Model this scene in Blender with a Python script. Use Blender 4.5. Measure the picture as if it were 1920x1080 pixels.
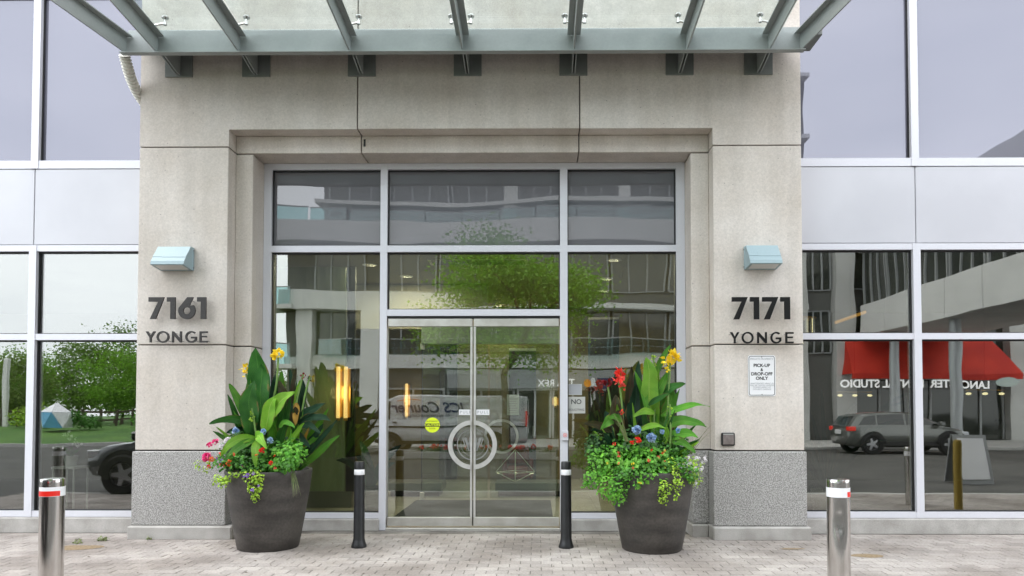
import bpy, bmesh, math, random
from mathutils import Vector, Matrix
random.seed(7)
R = math.radians
for o in list(bpy.data.objects): bpy.data.objects.remove(o)
SC = bpy.context.scene
COL = SC.collection

# ------------------------------------------------------------------ camera
EYE = 1.5
cd = bpy.data.cameras.new('camera'); cam = bpy.data.objects.new('camera', cd); COL.objects.link(cam)
cam.location = (0, 0, EYE); cam.rotation_euler = (R(91.6), 0, R(0.5))
cd.sensor_width = 36; cd.lens = 1300/1920*36
cd.shift_x = -(998-960)/1920; cd.shift_y = (734-540)/1920
cd.clip_start = 0.05; cd.clip_end = 900
SC.camera = cam

# ------------------------------------------------------------------ world, sun, exposure
SUN_EL, SUN_AZ = R(64), R(262)          # veiled, high over the left end of the drive
w = bpy.data.worlds.new('World'); SC.world = w; w.use_nodes = True
nt = w.node_tree; nt.nodes.clear()
out = nt.nodes.new('ShaderNodeOutputWorld'); bg = nt.nodes.new('ShaderNodeBackground')
sky = nt.nodes.new('ShaderNodeTexSky'); sky.sky_type = 'NISHITA'; sky.sun_disc = False
sky.sun_elevation = SUN_EL; sky.sun_rotation = SUN_AZ; sky.air_density = 1.0; sky.dust_density = 2.0
tc = nt.nodes.new('ShaderNodeTexCoord'); mp = nt.nodes.new('ShaderNodeMapping')
mp.inputs['Scale'].default_value = (1, 1, 2.4)
nz = nt.nodes.new('ShaderNodeTexNoise'); nz.inputs['Scale'].default_value = 1.7; nz.inputs['Detail'].default_value = 6
cr = nt.nodes.new('ShaderNodeValToRGB')
cr.color_ramp.elements[0].position = 0.3; cr.color_ramp.elements[0].color = (9.6, 10.2, 11.0, 1)
cr.color_ramp.elements[1].position = 0.7; cr.color_ramp.elements[1].color = (14.2, 14.6, 14.9, 1)
mx = nt.nodes.new('ShaderNodeMix'); mx.data_type = 'RGBA'; mx.inputs[0].default_value = 0.88   # thick cloud over the blue
L = nt.links.new
L(tc.outputs['Generated'], mp.inputs['Vector']); L(mp.outputs['Vector'], nz.inputs['Vector'])
L(nz.outputs['Fac'], cr.inputs['Fac']); L(sky.outputs['Color'], mx.inputs[6]); L(cr.outputs['Color'], mx.inputs[7])
L(mx.outputs[2], bg.inputs['Color']); bg.inputs['Strength'].default_value = 0.15
L(bg.outputs['Background'], out.inputs['Surface'])
sd = bpy.data.lights.new('sun', 'SUN'); sd.energy = 1.0; sd.angle = R(40); sd.color = (1, .97, .92)
sun = bpy.data.objects.new('sun', sd); COL.objects.link(sun)
az = R(82)     # light travels towards +X and a little towards +Y
dirv = Vector((math.sin(az)*math.cos(SUN_EL), math.cos(az)*math.cos(SUN_EL), -math.sin(SUN_EL)))
sun.rotation_euler = dirv.to_track_quat('-Z', 'Y').to_euler()
SC.view_settings.view_transform = 'Standard'; SC.view_settings.look = 'None'
SC.view_settings.gamma = 1; SC.view_settings.use_curve_mapping = False
SC.view_settings.exposure = 1.05
SC.render.engine = 'CYCLES'
SC.cycles.transparent_max_bounces = 24; SC.cycles.max_bounces = 8; SC.cycles.glossy_bounces = 5
SC.cycles.diffuse_bounces = 4; SC.cycles.caustics_reflective = False; SC.cycles.caustics_refractive = False

# ------------------------------------------------------------------ materials
MT = {}
def nodes_of(name):
    m = bpy.data.materials.new(name); m.use_nodes = True
    t = m.node_tree; t.nodes.clear()
    o = t.nodes.new('ShaderNodeOutputMaterial'); MT[name] = m
    return m, t, o
def N(t, kind, **kw):
    n = t.nodes.new(kind)
    for k, v in kw.items():
        if k in n.inputs: n.inputs[k].default_value = v
        else: setattr(n, k, v)
    return n
def rgba(c): return (c[0], c[1], c[2], 1)
def bsdf(name, col, rough=.5, metal=0., col2=None, vs=3., detail=5., lo=.35, hi=.65, bump=0., bs=60., spec=.5,
         rnd=0., transl=0., emit=None, estr=0., vscale=(1, 1, 1), rough2=None, sheen=0, fine=None, island=False, coat=0):
    m, t, o = nodes_of(name)
    p = N(t, 'ShaderNodeBsdfPrincipled', Roughness=rough, Metallic=metal)
    p.inputs['Specular IOR Level'].default_value = spec; p.inputs['Coat Weight'].default_value = coat
    geo = N(t, 'ShaderNodeNewGeometry')
    mpn = N(t, 'ShaderNodeMapping'); mpn.inputs['Scale'].default_value = vscale
    t.links.new(geo.outputs['Position'], mpn.inputs['Vector'])
    cur = None
    if col2 is not None:
        nz = N(t, 'ShaderNodeTexNoise', Scale=vs, Detail=detail); t.links.new(mpn.outputs['Vector'], nz.inputs['Vector'])
        r = N(t, 'ShaderNodeValToRGB'); r.color_ramp.elements[0].position = lo; r.color_ramp.elements[1].position = hi
        r.color_ramp.elements[0].color = rgba(col); r.color_ramp.elements[1].color = rgba(col2)
        t.links.new(nz.outputs['Fac'], r.inputs['Fac']); cur = r.outputs['Color']
        if rough2 is not None:
            mr = N(t, 'ShaderNodeMapRange'); mr.inputs['To Min'].default_value = rough; mr.inputs['To Max'].default_value = rough2
            t.links.new(nz.outputs['Fac'], mr.inputs['Value']); t.links.new(mr.outputs['Result'], p.inputs['Roughness'])
    else:
        c = N(t, 'ShaderNodeRGB'); c.outputs[0].default_value = rgba(col); cur = c.outputs[0]
    if fine:                                    # (scale, strength): small light and dark specks
        nf = N(t, 'ShaderNodeTexNoise', Scale=fine[0], Detail=2.); t.links.new(geo.outputs['Position'], nf.inputs['Vector'])
        mr = N(t, 'ShaderNodeMapRange'); mr.inputs['From Min'].default_value = .3; mr.inputs['From Max'].default_value = .7
        mr.inputs['To Min'].default_value = 1-fine[1]; mr.inputs['To Max'].default_value = 1+fine[1]
        t.links.new(nf.outputs['Fac'], mr.inputs['Value'])
        mm = N(t, 'ShaderNodeVectorMath', operation='SCALE'); t.links.new(cur, mm.inputs[0]); t.links.new(mr.outputs['Result'], mm.inputs['Scale'])
        cur = mm.outputs[0]
    if rnd:
        src = geo.outputs['Random Per Island'] if island else N(t, 'ShaderNodeObjectInfo').outputs['Random']
        mr = N(t, 'ShaderNodeMapRange'); mr.inputs['To Min'].default_value = 1-rnd; mr.inputs['To Max'].default_value = 1+rnd
        t.links.new(src, mr.inputs['Value'])
        mm = N(t, 'ShaderNodeVectorMath', operation='SCALE'); t.links.new(cur, mm.inputs[0]); t.links.new(mr.outputs['Result'], mm.inputs['Scale'])
        cur = mm.outputs[0]
    t.links.new(cur, p.inputs['Base Color'])
    if bump:
        nb = N(t, 'ShaderNodeTexNoise', Scale=bs, Detail=4.); t.links.new(mpn.outputs['Vector'], nb.inputs['Vector'])
        b = N(t, 'ShaderNodeBump', Strength=bump, Distance=.01); t.links.new(nb.outputs['Fac'], b.inputs['Height'])
        t.links.new(b.outputs['Normal'], p.inputs['Normal'])
    if emit:
        p.inputs['Emission Color'].default_value = rgba(emit); p.inputs['Emission Strength'].default_value = estr
    sh = p.outputs[0]
    if transl:
        tr = N(t, 'ShaderNodeBsdfTranslucent'); t.links.new(cur, tr.inputs['Color'])
        ms = N(t, 'ShaderNodeMixShader', Fac=transl); t.links.new(sh, ms.inputs[1]); t.links.new(tr.outputs[0], ms.inputs[2]); sh = ms.outputs[0]
    t.links.new(sh, o.inputs['Surface'])
    return m
def schlick(t, geo, refl):
    d = N(t, 'ShaderNodeVectorMath', operation='DOT_PRODUCT'); t.links.new(geo.outputs['Normal'], d.inputs[0]); t.links.new(geo.outputs['Incoming'], d.inputs[1])
    a = N(t, 'ShaderNodeMath', operation='ABSOLUTE'); t.links.new(d.outputs['Value'], a.inputs[0])
    b = N(t, 'ShaderNodeMath', operation='SUBTRACT', use_clamp=True); b.inputs[0].default_value = 1; t.links.new(a.outputs[0], b.inputs[1])
    c = N(t, 'ShaderNodeMath', operation='POWER'); c.inputs[1].default_value = 5; t.links.new(b.outputs[0], c.inputs[0])
    e = N(t, 'ShaderNodeMath', operation='MULTIPLY_ADD', use_clamp=True); e.inputs[1].default_value = 1-refl-.04; e.inputs[2].default_value = refl+.04; t.links.new(c.outputs[0], e.inputs[0])
    return e
def glass(name, refl, tint=(.8, .82, .8), wave=.0016, dirt=0., rcol=(1, 1, 1), wscale=1.1):
    """Coated architectural pane: clear see-through part under a mirror part that grows at grazing angles; slight float waviness."""
    m, t, o = nodes_of(name)
    geo = N(t, 'ShaderNodeNewGeometry')
    nz = N(t, 'ShaderNodeTexNoise', Scale=wscale, Detail=1.); t.links.new(geo.outputs['Position'], nz.inputs['Vector'])
    b = N(t, 'ShaderNodeBump', Strength=1., Distance=wave); t.links.new(nz.outputs['Fac'], b.inputs['Height'])
    gl = N(t, 'ShaderNodeBsdfGlossy', Roughness=.0); gl.inputs['Color'].default_value = rgba(rcol); t.links.new(b.outputs['Normal'], gl.inputs['Normal'])
    tr = N(t, 'ShaderNodeBsdfTransparent'); tr.inputs['Color'].default_value = rgba(tint)
    ad = schlick(t, geo, refl)
    ms = N(t, 'ShaderNodeMixShader'); t.links.new(ad.outputs[0], ms.inputs[0]); t.links.new(tr.outputs[0], ms.inputs[1]); t.links.new(gl.outputs[0], ms.inputs[2])
    sh = ms.outputs[0]
    if dirt:
        nd = N(t, 'ShaderNodeTexNoise', Scale=7., Detail=8.); t.links.new(geo.outputs['Position'], nd.inputs['Vector'])
        mr = N(t, 'ShaderNodeMapRange'); mr.inputs['From Min'].default_value = .4; mr.inputs['From Max'].default_value = .8
        mr.inputs['To Min'].default_value = dirt*.3; mr.inputs['To Max'].default_value = dirt
        t.links.new(nd.outputs['Fac'], mr.inputs['Value'])
        df = N(t, 'ShaderNodeBsdfDiffuse'); df.inputs['Color'].default_value = (.55, .58, .56, 1)
        m2 = N(t, 'ShaderNodeMixShader'); t.links.new(mr.outputs['Result'], m2.inputs[0]); t.links.new(sh, m2.inputs[1]); t.links.new(df.outputs[0], m2.inputs[2]); sh = m2.outputs[0]
    t.links.new(sh, o.inputs['Surface'])
    return m
def backed_glass(name, col, refl, wave=.0012, rcol=(1, 1, 1), fine=0):
    """Opaque spandrel glass: colour behind, mirror in front."""
    m, t, o = nodes_of(name)
    geo = N(t, 'ShaderNodeNewGeometry')
    nz = N(t, 'ShaderNodeTexNoise', Scale=1.1, Detail=1.); t.links.new(geo.outputs['Position'], nz.inputs['Vector'])
    b = N(t, 'ShaderNodeBump', Strength=1., Distance=wave); t.links.new(nz.outputs['Fac'], b.inputs['Height'])
    gl = N(t, 'ShaderNodeBsdfGlossy', Roughness=.0); gl.inputs['Color'].default_value = rgba(rcol); t.links.new(b.outputs['Normal'], gl.inputs['Normal'])
    df = N(t, 'ShaderNodeBsdfDiffuse'); df.inputs['Color'].default_value = rgba(col)
    ad = schlick(t, geo, refl)
    ms = N(t, 'ShaderNodeMixShader'); t.links.new(ad.outputs[0], ms.inputs[0]); t.links.new(df.outputs[0], ms.inputs[1]); t.links.new(gl.outputs[0], ms.inputs[2])
    t.links.new(ms.outputs[0], o.inputs['Surface'])
    return m
def leafmat(name, col, vein, rough=.46, transl=.32, col2=None):
    m, t, o = nodes_of(name)
    uv = N(t, 'ShaderNodeUVMap'); sp = N(t, 'ShaderNodeSeparateXYZ'); t.links.new(uv.outputs[0], sp.inputs[0])
    a = N(t, 'ShaderNodeMath', operation='SUBTRACT'); a.inputs[1].default_value = .5; t.links.new(sp.outputs['X'], a.inputs[0])
    ab = N(t, 'ShaderNodeMath', operation='ABSOLUTE'); t.links.new(a.outputs[0], ab.inputs[0])
    mr = N(t, 'ShaderNodeMapRange'); mr.inputs['From Min'].default_value = .01; mr.inputs['From Max'].default_value = .04
    mr.inputs['To Min'].default_value = 1; mr.inputs['To Max'].default_value = 0; t.links.new(ab.outputs[0], mr.inputs['Value'])
    # side veins run out from the midrib
    v1 = N(t, 'ShaderNodeMath', operation='MULTIPLY_ADD'); v1.inputs[1].default_value = -.5; t.links.new(ab.outputs[0], v1.inputs[0]); t.links.new(sp.outputs['Y'], v1.inputs[2])
    v2 = N(t, 'ShaderNodeMath', operation='MULTIPLY'); v2.inputs[1].default_value = 150; t.links.new(v1.outputs[0], v2.inputs[0])
    v3 = N(t, 'ShaderNodeMath', operation='SINE'); t.links.new(v2.outputs[0], v3.inputs[0])
    v4 = N(t, 'ShaderNodeMapRange'); v4.inputs['From Min'].default_value = -1; v4.inputs['To Min'].default_value = .9; v4.inputs['To Max'].default_value = 1.08
    t.links.new(v3.outputs[0], v4.inputs['Value'])
    geo = N(t, 'ShaderNodeNewGeometry')
    nz = N(t, 'ShaderNodeTexNoise', Scale=9., Detail=3.); t.links.new(geo.outputs['Position'], nz.inputs['Vector'])
    r = N(t, 'ShaderNodeValToRGB'); r.color_ramp.elements[0].position = .3; r.color_ramp.elements[1].position = .7
    r.color_ramp.elements[0].color = rgba(col); r.color_ramp.elements[1].color = rgba(col2 or [c*1.45 for c in col])
    t.links.new(nz.outputs['Fac'], r.inputs['Fac'])
    mx = N(t, 'ShaderNodeMix', data_type='RGBA'); t.links.new(mr.outputs['Result'], mx.inputs[0]); t.links.new(r.outputs['Color'], mx.inputs[6]); mx.inputs[7].default_value = rgba(vein)
    sc = N(t, 'ShaderNodeVectorMath', operation='SCALE'); t.links.new(mx.outputs[2], sc.inputs[0]); t.links.new(v4.outputs['Result'], sc.inputs['Scale'])
    # torn brown margin here and there, and each leaf its own tone
    em = N(t, 'ShaderNodeMapRange'); em.inputs['From Min'].default_value = .4; em.inputs['From Max'].default_value = .49; t.links.new(ab.outputs[0], em.inputs['Value'])
    en = N(t, 'ShaderNodeMapRange'); en.inputs['From Min'].default_value = .52; en.inputs['From Max'].default_value = .62; t.links.new(nz.outputs['Fac'], en.inputs['Value'])
    eb = N(t, 'ShaderNodeMath', operation='MULTIPLY'); t.links.new(em.outputs['Result'], eb.inputs[0]); t.links.new(en.outputs['Result'], eb.inputs[1])
    m3 = N(t, 'ShaderNodeMix', data_type='RGBA'); t.links.new(eb.outputs[0], m3.inputs[0]); t.links.new(sc.outputs[0], m3.inputs[6]); m3.inputs[7].default_value = (.2, .13, .04, 1)
    oi = N(t, 'ShaderNodeObjectInfo'); om = N(t, 'ShaderNodeMapRange'); om.inputs['To Min'].default_value = .72; om.inputs['To Max'].default_value = 1.28; t.links.new(oi.outputs['Random'], om.inputs['Value'])
    sc = N(t, 'ShaderNodeVectorMath', operation='SCALE'); t.links.new(m3.outputs[2], sc.inputs[0]); t.links.new(om.outputs['Result'], sc.inputs['Scale'])
    p = N(t, 'ShaderNodeBsdfPrincipled', Roughness=rough); t.links.new(sc.outputs[0], p.inputs['Base Color']); p.inputs['Specular IOR Level'].default_value = .35
    bp = N(t, 'ShaderNodeBump', Strength=.5, Distance=.003); t.links.new(v3.outputs[0], bp.inputs['Height']); t.links.new(bp.outputs['Normal'], p.inputs['Normal'])
    tr = N(t, 'ShaderNodeBsdfTranslucent'); t.links.new(sc.outputs[0], tr.inputs['Color'])
    ms = N(t, 'ShaderNodeMixShader', Fac=transl); t.links.new(p.outputs[0], ms.inputs[1]); t.links.new(tr.outputs[0], ms.inputs[2])
    t.links.new(ms.outputs[0], o.inputs['Surface']); return m
def granite(name):
    m, t, o = nodes_of(name)
    geo = N(t, 'ShaderNodeNewGeometry')
    nz = N(t, 'ShaderNodeTexNoise', Scale=82., Detail=4., Roughness=.75); t.links.new(geo.outputs['Position'], nz.inputs['Vector'])
    r = N(t, 'ShaderNodeValToRGB'); e = r.color_ramp.elements
    e[0].position = .36; e[0].color = (.11, .11, .112, 1); e[1].position = .64; e[1].color = (.6, .595, .585, 1)
    x = e.new(.47); x.color = (.28, .27, .258, 1); x = e.new(.55); x.color = (.415, .4, .383, 1)
    t.links.new(nz.outputs['Fac'], r.inputs['Fac'])
    p = N(t, 'ShaderNodeBsdfPrincipled', Roughness=.5); t.links.new(r.outputs['Color'], p.inputs['Base Color'])
    t.links.new(p.outputs[0], o.inputs['Surface']); return m
def stone(name):
    m, t, o = nodes_of(name)
    geo = N(t, 'ShaderNodeNewGeometry'); oi = N(t, 'ShaderNodeObjectInfo')
    n1 = N(t, 'ShaderNodeTexNoise', Scale=1.3, Detail=7., Roughness=.6); t.links.new(geo.outputs['Position'], n1.inputs['Vector'])
    r1 = N(t, 'ShaderNodeValToRGB'); e = r1.color_ramp.elements
    e[0].position = .3; e[0].color = (.53, .472, .415, 1); e[1].position = .68; e[1].color = (.645, .595, .55, 1)
    t.links.new(n1.outputs['Fac'], r1.inputs['Fac'])
    # vertical rain streaks
    mpn = N(t, 'ShaderNodeMapping'); mpn.inputs['Scale'].default_value = (7, 7, .5); t.links.new(geo.outputs['Position'], mpn.inputs['Vector'])
    n2 = N(t, 'ShaderNodeTexNoise', Scale=1., Detail=5.); t.links.new(mpn.outputs['Vector'], n2.inputs['Vector'])
    m2 = N(t, 'ShaderNodeMapRange'); m2.inputs['From Min'].default_value = .35; m2.inputs['From Max'].default_value = .75; m2.inputs['To Min'].default_value = 1.04; m2.inputs['To Max'].default_value = .92
    t.links.new(n2.outputs['Fac'], m2.inputs['Value'])
    # pores and grain
    n3 = N(t, 'ShaderNodeTexVoronoi', Scale=9.); t.links.new(geo.outputs['Position'], n3.inputs['Vector'])
    m3 = N(t, 'ShaderNodeMapRange'); m3.inputs['From Min'].default_value = .03; m3.inputs['From Max'].default_value = .075; m3.inputs['To Min'].default_value = .5; m3.inputs['To Max'].default_value = 1
    t.links.new(n3.outputs['Distance'], m3.inputs['Value'])
    n4 = N(t, 'ShaderNodeTexNoise', Scale=48., Detail=4., Roughness=.7); t.links.new(geo.outputs['Position'], n4.inputs['Vector'])
    m4 = N(t, 'ShaderNodeMapRange'); m4.inputs['From Min'].default_value = .3; m4.inputs['From Max'].default_value = .7; m4.inputs['To Min'].default_value = .88; m4.inputs['To Max'].default_value = 1.12
    t.links.new(n4.outputs['Fac'], m4.inputs['Value'])
    m5 = N(t, 'ShaderNodeMapRange'); m5.inputs['To Min'].default_value = .94; m5.inputs['To Max'].default_value = 1.04; t.links.new(oi.outputs['Random'], m5.inputs['Value'])
    cur = r1.outputs['Color']
    for s in (m2, m3, m4, m5):
        v = N(t, 'ShaderNodeVectorMath', operation='SCALE'); t.links.new(cur, v.inputs[0]); t.links.new(s.outputs['Result'], v.inputs['Scale']); cur = v.outputs[0]
    p = N(t, 'ShaderNodeBsdfPrincipled', Roughness=.82); p.inputs['Specular IOR Level'].default_value = .25
    t.links.new(cur, p.inputs['Base Color'])
    b = N(t, 'ShaderNodeBump', Strength=.25, Distance=.004); t.links.new(n4.outputs['Fac'], b.inputs['Height']); t.links.new(b.outputs['Normal'], p.inputs['Normal'])
    t.links.new(p.outputs[0], o.inputs['Surface']); return m

stone('stone'); granite('granite')
bsdf('core', (.09, .085, .08), .9)
bsdf('base_stone', (.33, .312, .29), .8, col2=(.46, .44, .418), vs=4, fine=(150, .12), bump=.3, bs=90)
bsdf('aluminium', (.66, .66, .71), .42, .1, fine=(60, .02))
bsdf('gasket', (.012, .012, .013), .6)
bsdf('spandrel', (.52, .52, .56), .28, .0, col2=(.58, .58, .62), vs=.9, spec=.6)
backed_glass('upper_glass', (.09, .09, .112), .115, rcol=(.84, .84, .95), wave=.003)
backed_glass('dark_spandrel', (.13, .13, .145), .06, wave=.0025)
glass('window_glass', .135, (.72, .74, .7))
glass('window_glass_dark', .2, (.62, .64, .54), wave=.0018)
glass('entrance_glass', .115, (.82, .86, .76), wave=.0018)
glass('door_glass', .075, (.86, .9, .86), wave=.0012)
glass('clear_glass', .02, (.86, .93, .88), wave=.0004)
glass('canopy_glass', .02, (.91, .95, .94), wave=.0004, dirt=.08)
bsdf('steel_paint', (.29, .315, .308), .45, .05, col2=(.34, .36, .354), vs=2.5, fine=(40, .03))
bsdf('bracket_paint', (.16, .175, .165), .5, col2=(.2, .21, .2), vs=6)
bsdf('stainless', (.66, .64, .62), .12, 1., col2=(.54, .52, .5), vs=3, vscale=(1, 1, .15), rough2=.22)
bsdf('satin', (.66, .65, .63), .4, .6, col2=(.58, .57, .55), vs=10, fine=(120, .05))
bsdf('rail_metal', (.5, .48, .44), .42, .7, col2=(.6, .585, .55), vs=6, rough2=.55)
bsdf('black_rubber', (.007, .0075, .0085), .42, col2=(.014, .0145, .016), vs=9, bump=.1, bs=40)
bsdf('white_tape', (.8, .8, .82), .35)
bsdf('red_tape', (.75, .02, .012), .35)
bsdf('charcoal', (.028, .0245, .022), .5, col2=(.066, .058, .051), vs=2.2, vscale=(1, 1, 3.2), detail=9, fine=(40, .2), bump=.12, bs=35)
bsdf('soil', (.03, .022, .015), .95)
bsdf('lamp_blue', (.27, .36, .39), .45, .05, fine=(80, .03))
bsdf('lamp_lens', (.6, .6, .58), .3)
bsdf('dark_letter', (.004, .004, .004), .55, spec=.25)
bsdf('grey_letter', (.028, .025, .024), .5, spec=.4, fine=(60, .3))
bsdf('pin', (.3, .3, .3), .4, .8)
bsdf('sign_white', (.78, .78, .79), .4)
bsdf('sign_black', (.015, .015, .017), .5)
bsdf('sign_grey', (.35, .36, .38), .5)
bsdf('black_plastic', (.012, .011, .011), .4)
bsdf('button_brown', (.2, .17, .16), .35, .4, col2=(.28, .24, .23), vs=20)
bsdf('caution_yellow', (.72, .86, .02), .5)
bsdf('paper_green', (.5, .58, .54), .7)
bsdf('paper', (.46, .46, .43), .7)
bsdf('hose', (.7, .68, .62), .6)
bsdf('joint_sand', (.11, .098, .086), .95, col2=(.27, .25, .226), vs=2.2, fine=(60, .25))
for nm, isl in (('paver', False), ('paver_far', True)):
    bsdf(nm, (.235, .203, .182), .85, col2=(.37, .332, .308), vs=1.1, detail=9, lo=.36, hi=.6, rnd=.12, fine=(45, .16), bump=.4, bs=45, island=isl)
bsdf('asphalt', (.05, .048, .044), .85, col2=(.085, .082, .075), vs=.7, fine=(60, .25), bump=.4, bs=60)
bsdf('kerb', (.4, .39, .37), .85, col2=(.48, .47, .45), vs=2)
bsdf('sidewalk', (.36, .35, .33), .9, col2=(.42, .41, .39), vs=1)
bsdf('lawn', (.04, .12, .012), .95, col2=(.09, .19, .025), vs=.7, fine=(6, .35))
bsdf('sandy_dirt', (.2, .14, .08), .95, col2=(.28, .21, .13), vs=30, fine=(200, .3))
# plants
leafmat('leaf_deep', (.02, .105, .016), (.06, .2, .03), col2=(.045, .17, .022)); leafmat('leaf_mid', (.065, .24, .018), (.17, .38, .05), col2=(.12, .35, .03)); leafmat('leaf_light', (.17, .42, .03), (.34, .56, .09), col2=(.28, .55, .05))
leafmat('leaf_dark', (.01, .04, .018), (.04, .1, .05)); leafmat('leaf_bronze', (.045, .03, .015), (.1, .05, .02), col2=(.05, .06, .02)); leafmat('leaf_dry', (.35, .2, .03), (.4, .25, .06))
def small(name, c, c2, tr=.3): bsdf(name, c, .55, col2=c2, vs=14, rnd=.3, island=True, transl=tr)
small('foliage', (.05, .19, .02), (.1, .3, .03)); small('foliage_lime', (.26, .46, .03), (.42, .6, .05)); small('foliage_dark', (.018, .075, .014), (.05, .15, .022))
small('foliage_bright', (.08, .31, .02), (.19, .47, .045)); small('grass_blade', (.14, .2, .06), (.25, .27, .12))
small('tree_leaf', (.13, .31, .015), (.22, .43, .03), .4); small('tree_leaf_dark', (.085, .18, .016), (.16, .28, .03), .4); small('tree_leaf_pale', (.12, .2, .03), (.18, .27, .045), .35)
small('petal_yellow', (.85, .6, .015), (.95, .75, .05)); small('petal_red', (.7, .015, .01), (.85, .05, .03)); small('petal_coral', (.8, .06, .05), (.9, .14, .1))
small('petal_deepred', (.16, .005, .008), (.25, .01, .012)); small('petal_pink', (.72, .03, .2), (.85, .12, .35)); small('petal_blue', (.2, .36, .6), (.5, .62, .8))
small('petal_white', (.75, .72, .75), (.85, .8, .82)); small('petal_purple', (.22, .08, .5), (.35, .16, .65)); small('petal_orange', (.75, .15, .03), (.85, .25, .06))
bsdf('stem', (.1, .2, .04), .6, col2=(.16, .27, .06), vs=12); bsdf('bark', (.09, .07, .05), .95, col2=(.15, .12, .09), vs=8, vscale=(1, 1, .3), bump=.6, bs=20)
# lobby
bsdf('lobby_tile', (.5, .48, .4), .15, col2=(.56, .54, .46), vs=2.5, rnd=.05)
bsdf('beige_wall', (.17, .135, .06), .7, col2=(.21, .17, .08), vs=2)
bsdf('ceiling_paint', (.3, .28, .2), .85); bsdf('green_panel', (.22, .28, .17), .3, col2=(.3, .36, .23), vs=3, vscale=(3, 1, .5)); bsdf('vestibule_header', (.33, .4, .33), .35)
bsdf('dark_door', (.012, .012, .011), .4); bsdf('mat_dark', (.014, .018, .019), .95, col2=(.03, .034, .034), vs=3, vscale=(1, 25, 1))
bsdf('bench_stone', (.16, .165, .15), .4); bsdf('brass', (.72, .42, .12), .3, .9)
bsdf('warm_tube', (1, .8, .5), .5, emit=(1, .6, .2), estr=.6); bsdf('lamp_disc', (1, .95, .85), .5, emit=(1, .85, .6), estr=1.6)
bsdf('wing_wall', (.16, .155, .11), .8, col2=(.2, .19, .14), vs=1); bsdf('wing_floor', (.12, .115, .1), .5)
bsdf('orange_wood', (.6, .26, .05), .5, emit=(1, .5, .12), estr=.5)
# across the drive
bsdf('concrete_band', (.58, .58, .56), .85, col2=(.66, .66, .64), vs=.6); bsdf('concrete_pier', (.46, .46, .44), .85, col2=(.54, .54, .52), vs=.8)
bsdf('far_glass', (.02, .024, .022), .08, col2=(.05, .055, .045), vs=.6, spec=.8); bsdf('mullion_grey', (.3, .31, .31), .5)
glass('balustrade_glass', .1, (.55, .75, .75), wave=.0)
bsdf('awning_red', (.42, .014, .006), .75, col2=(.56, .03, .012), vs=1.2); bsdf('column_steel', (.42, .44, .45), .35, .3)
bsdf('car_grey', (.13, .135, .125), .3, .4, coat=1); bsdf('car_dark', (.055, .058, .06), .25, .5, coat=1); bsdf('car_silver', (.3, .31, .32), .25, .6, coat=1)
bsdf('van_white', (.78, .78, .79), .3, coat=.6); bsdf('car_glass', (.012, .014, .014), .05, spec=.8); bsdf('tyre', (.012, .012, .012), .8); bsdf('rim', (.35, .35, .36), .35, .8)
bsdf('tail_red', (.5, .015, .01), .25, emit=(1, .05, .02), estr=.3); bsdf('head_clear', (.7, .72, .74), .15); bsdf('navy', (.015, .025, .12), .5)
bsdf('yellow_paint', (.36, .25, .04), .6); bsdf('fence_wood', (.06, .045, .03), .9); bsdf('white_post', (.75, .74, .72), .6)
bsdf('dome_white', (.78, .78, .8), .5); bsdf('dome_blue', (.12, .38, .6), .5); bsdf('rock', (.3, .27, .23), .9, col2=(.4, .36, .3), vs=5)
bsdf('poster_navy', (.01, .02, .1), .5); bsdf('fruit_orange', (.9, .32, .01), .5)
bsdf('sign_boosted', (.8, .8, .82), .5, emit=(1, 1, 1), estr=.55); bsdf('dark_facade', (.085, .088, .082), .6, col2=(.13, .13, .12), vs=.4); bsdf('etched', (.26, .265, .25), .75); bsdf('wire', (.75, .72, .62), .3, .7); bsdf('shop_white', (.6, .6, .58), .6)  # first material: white letters with emission added to brighten the shop signs

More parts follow.
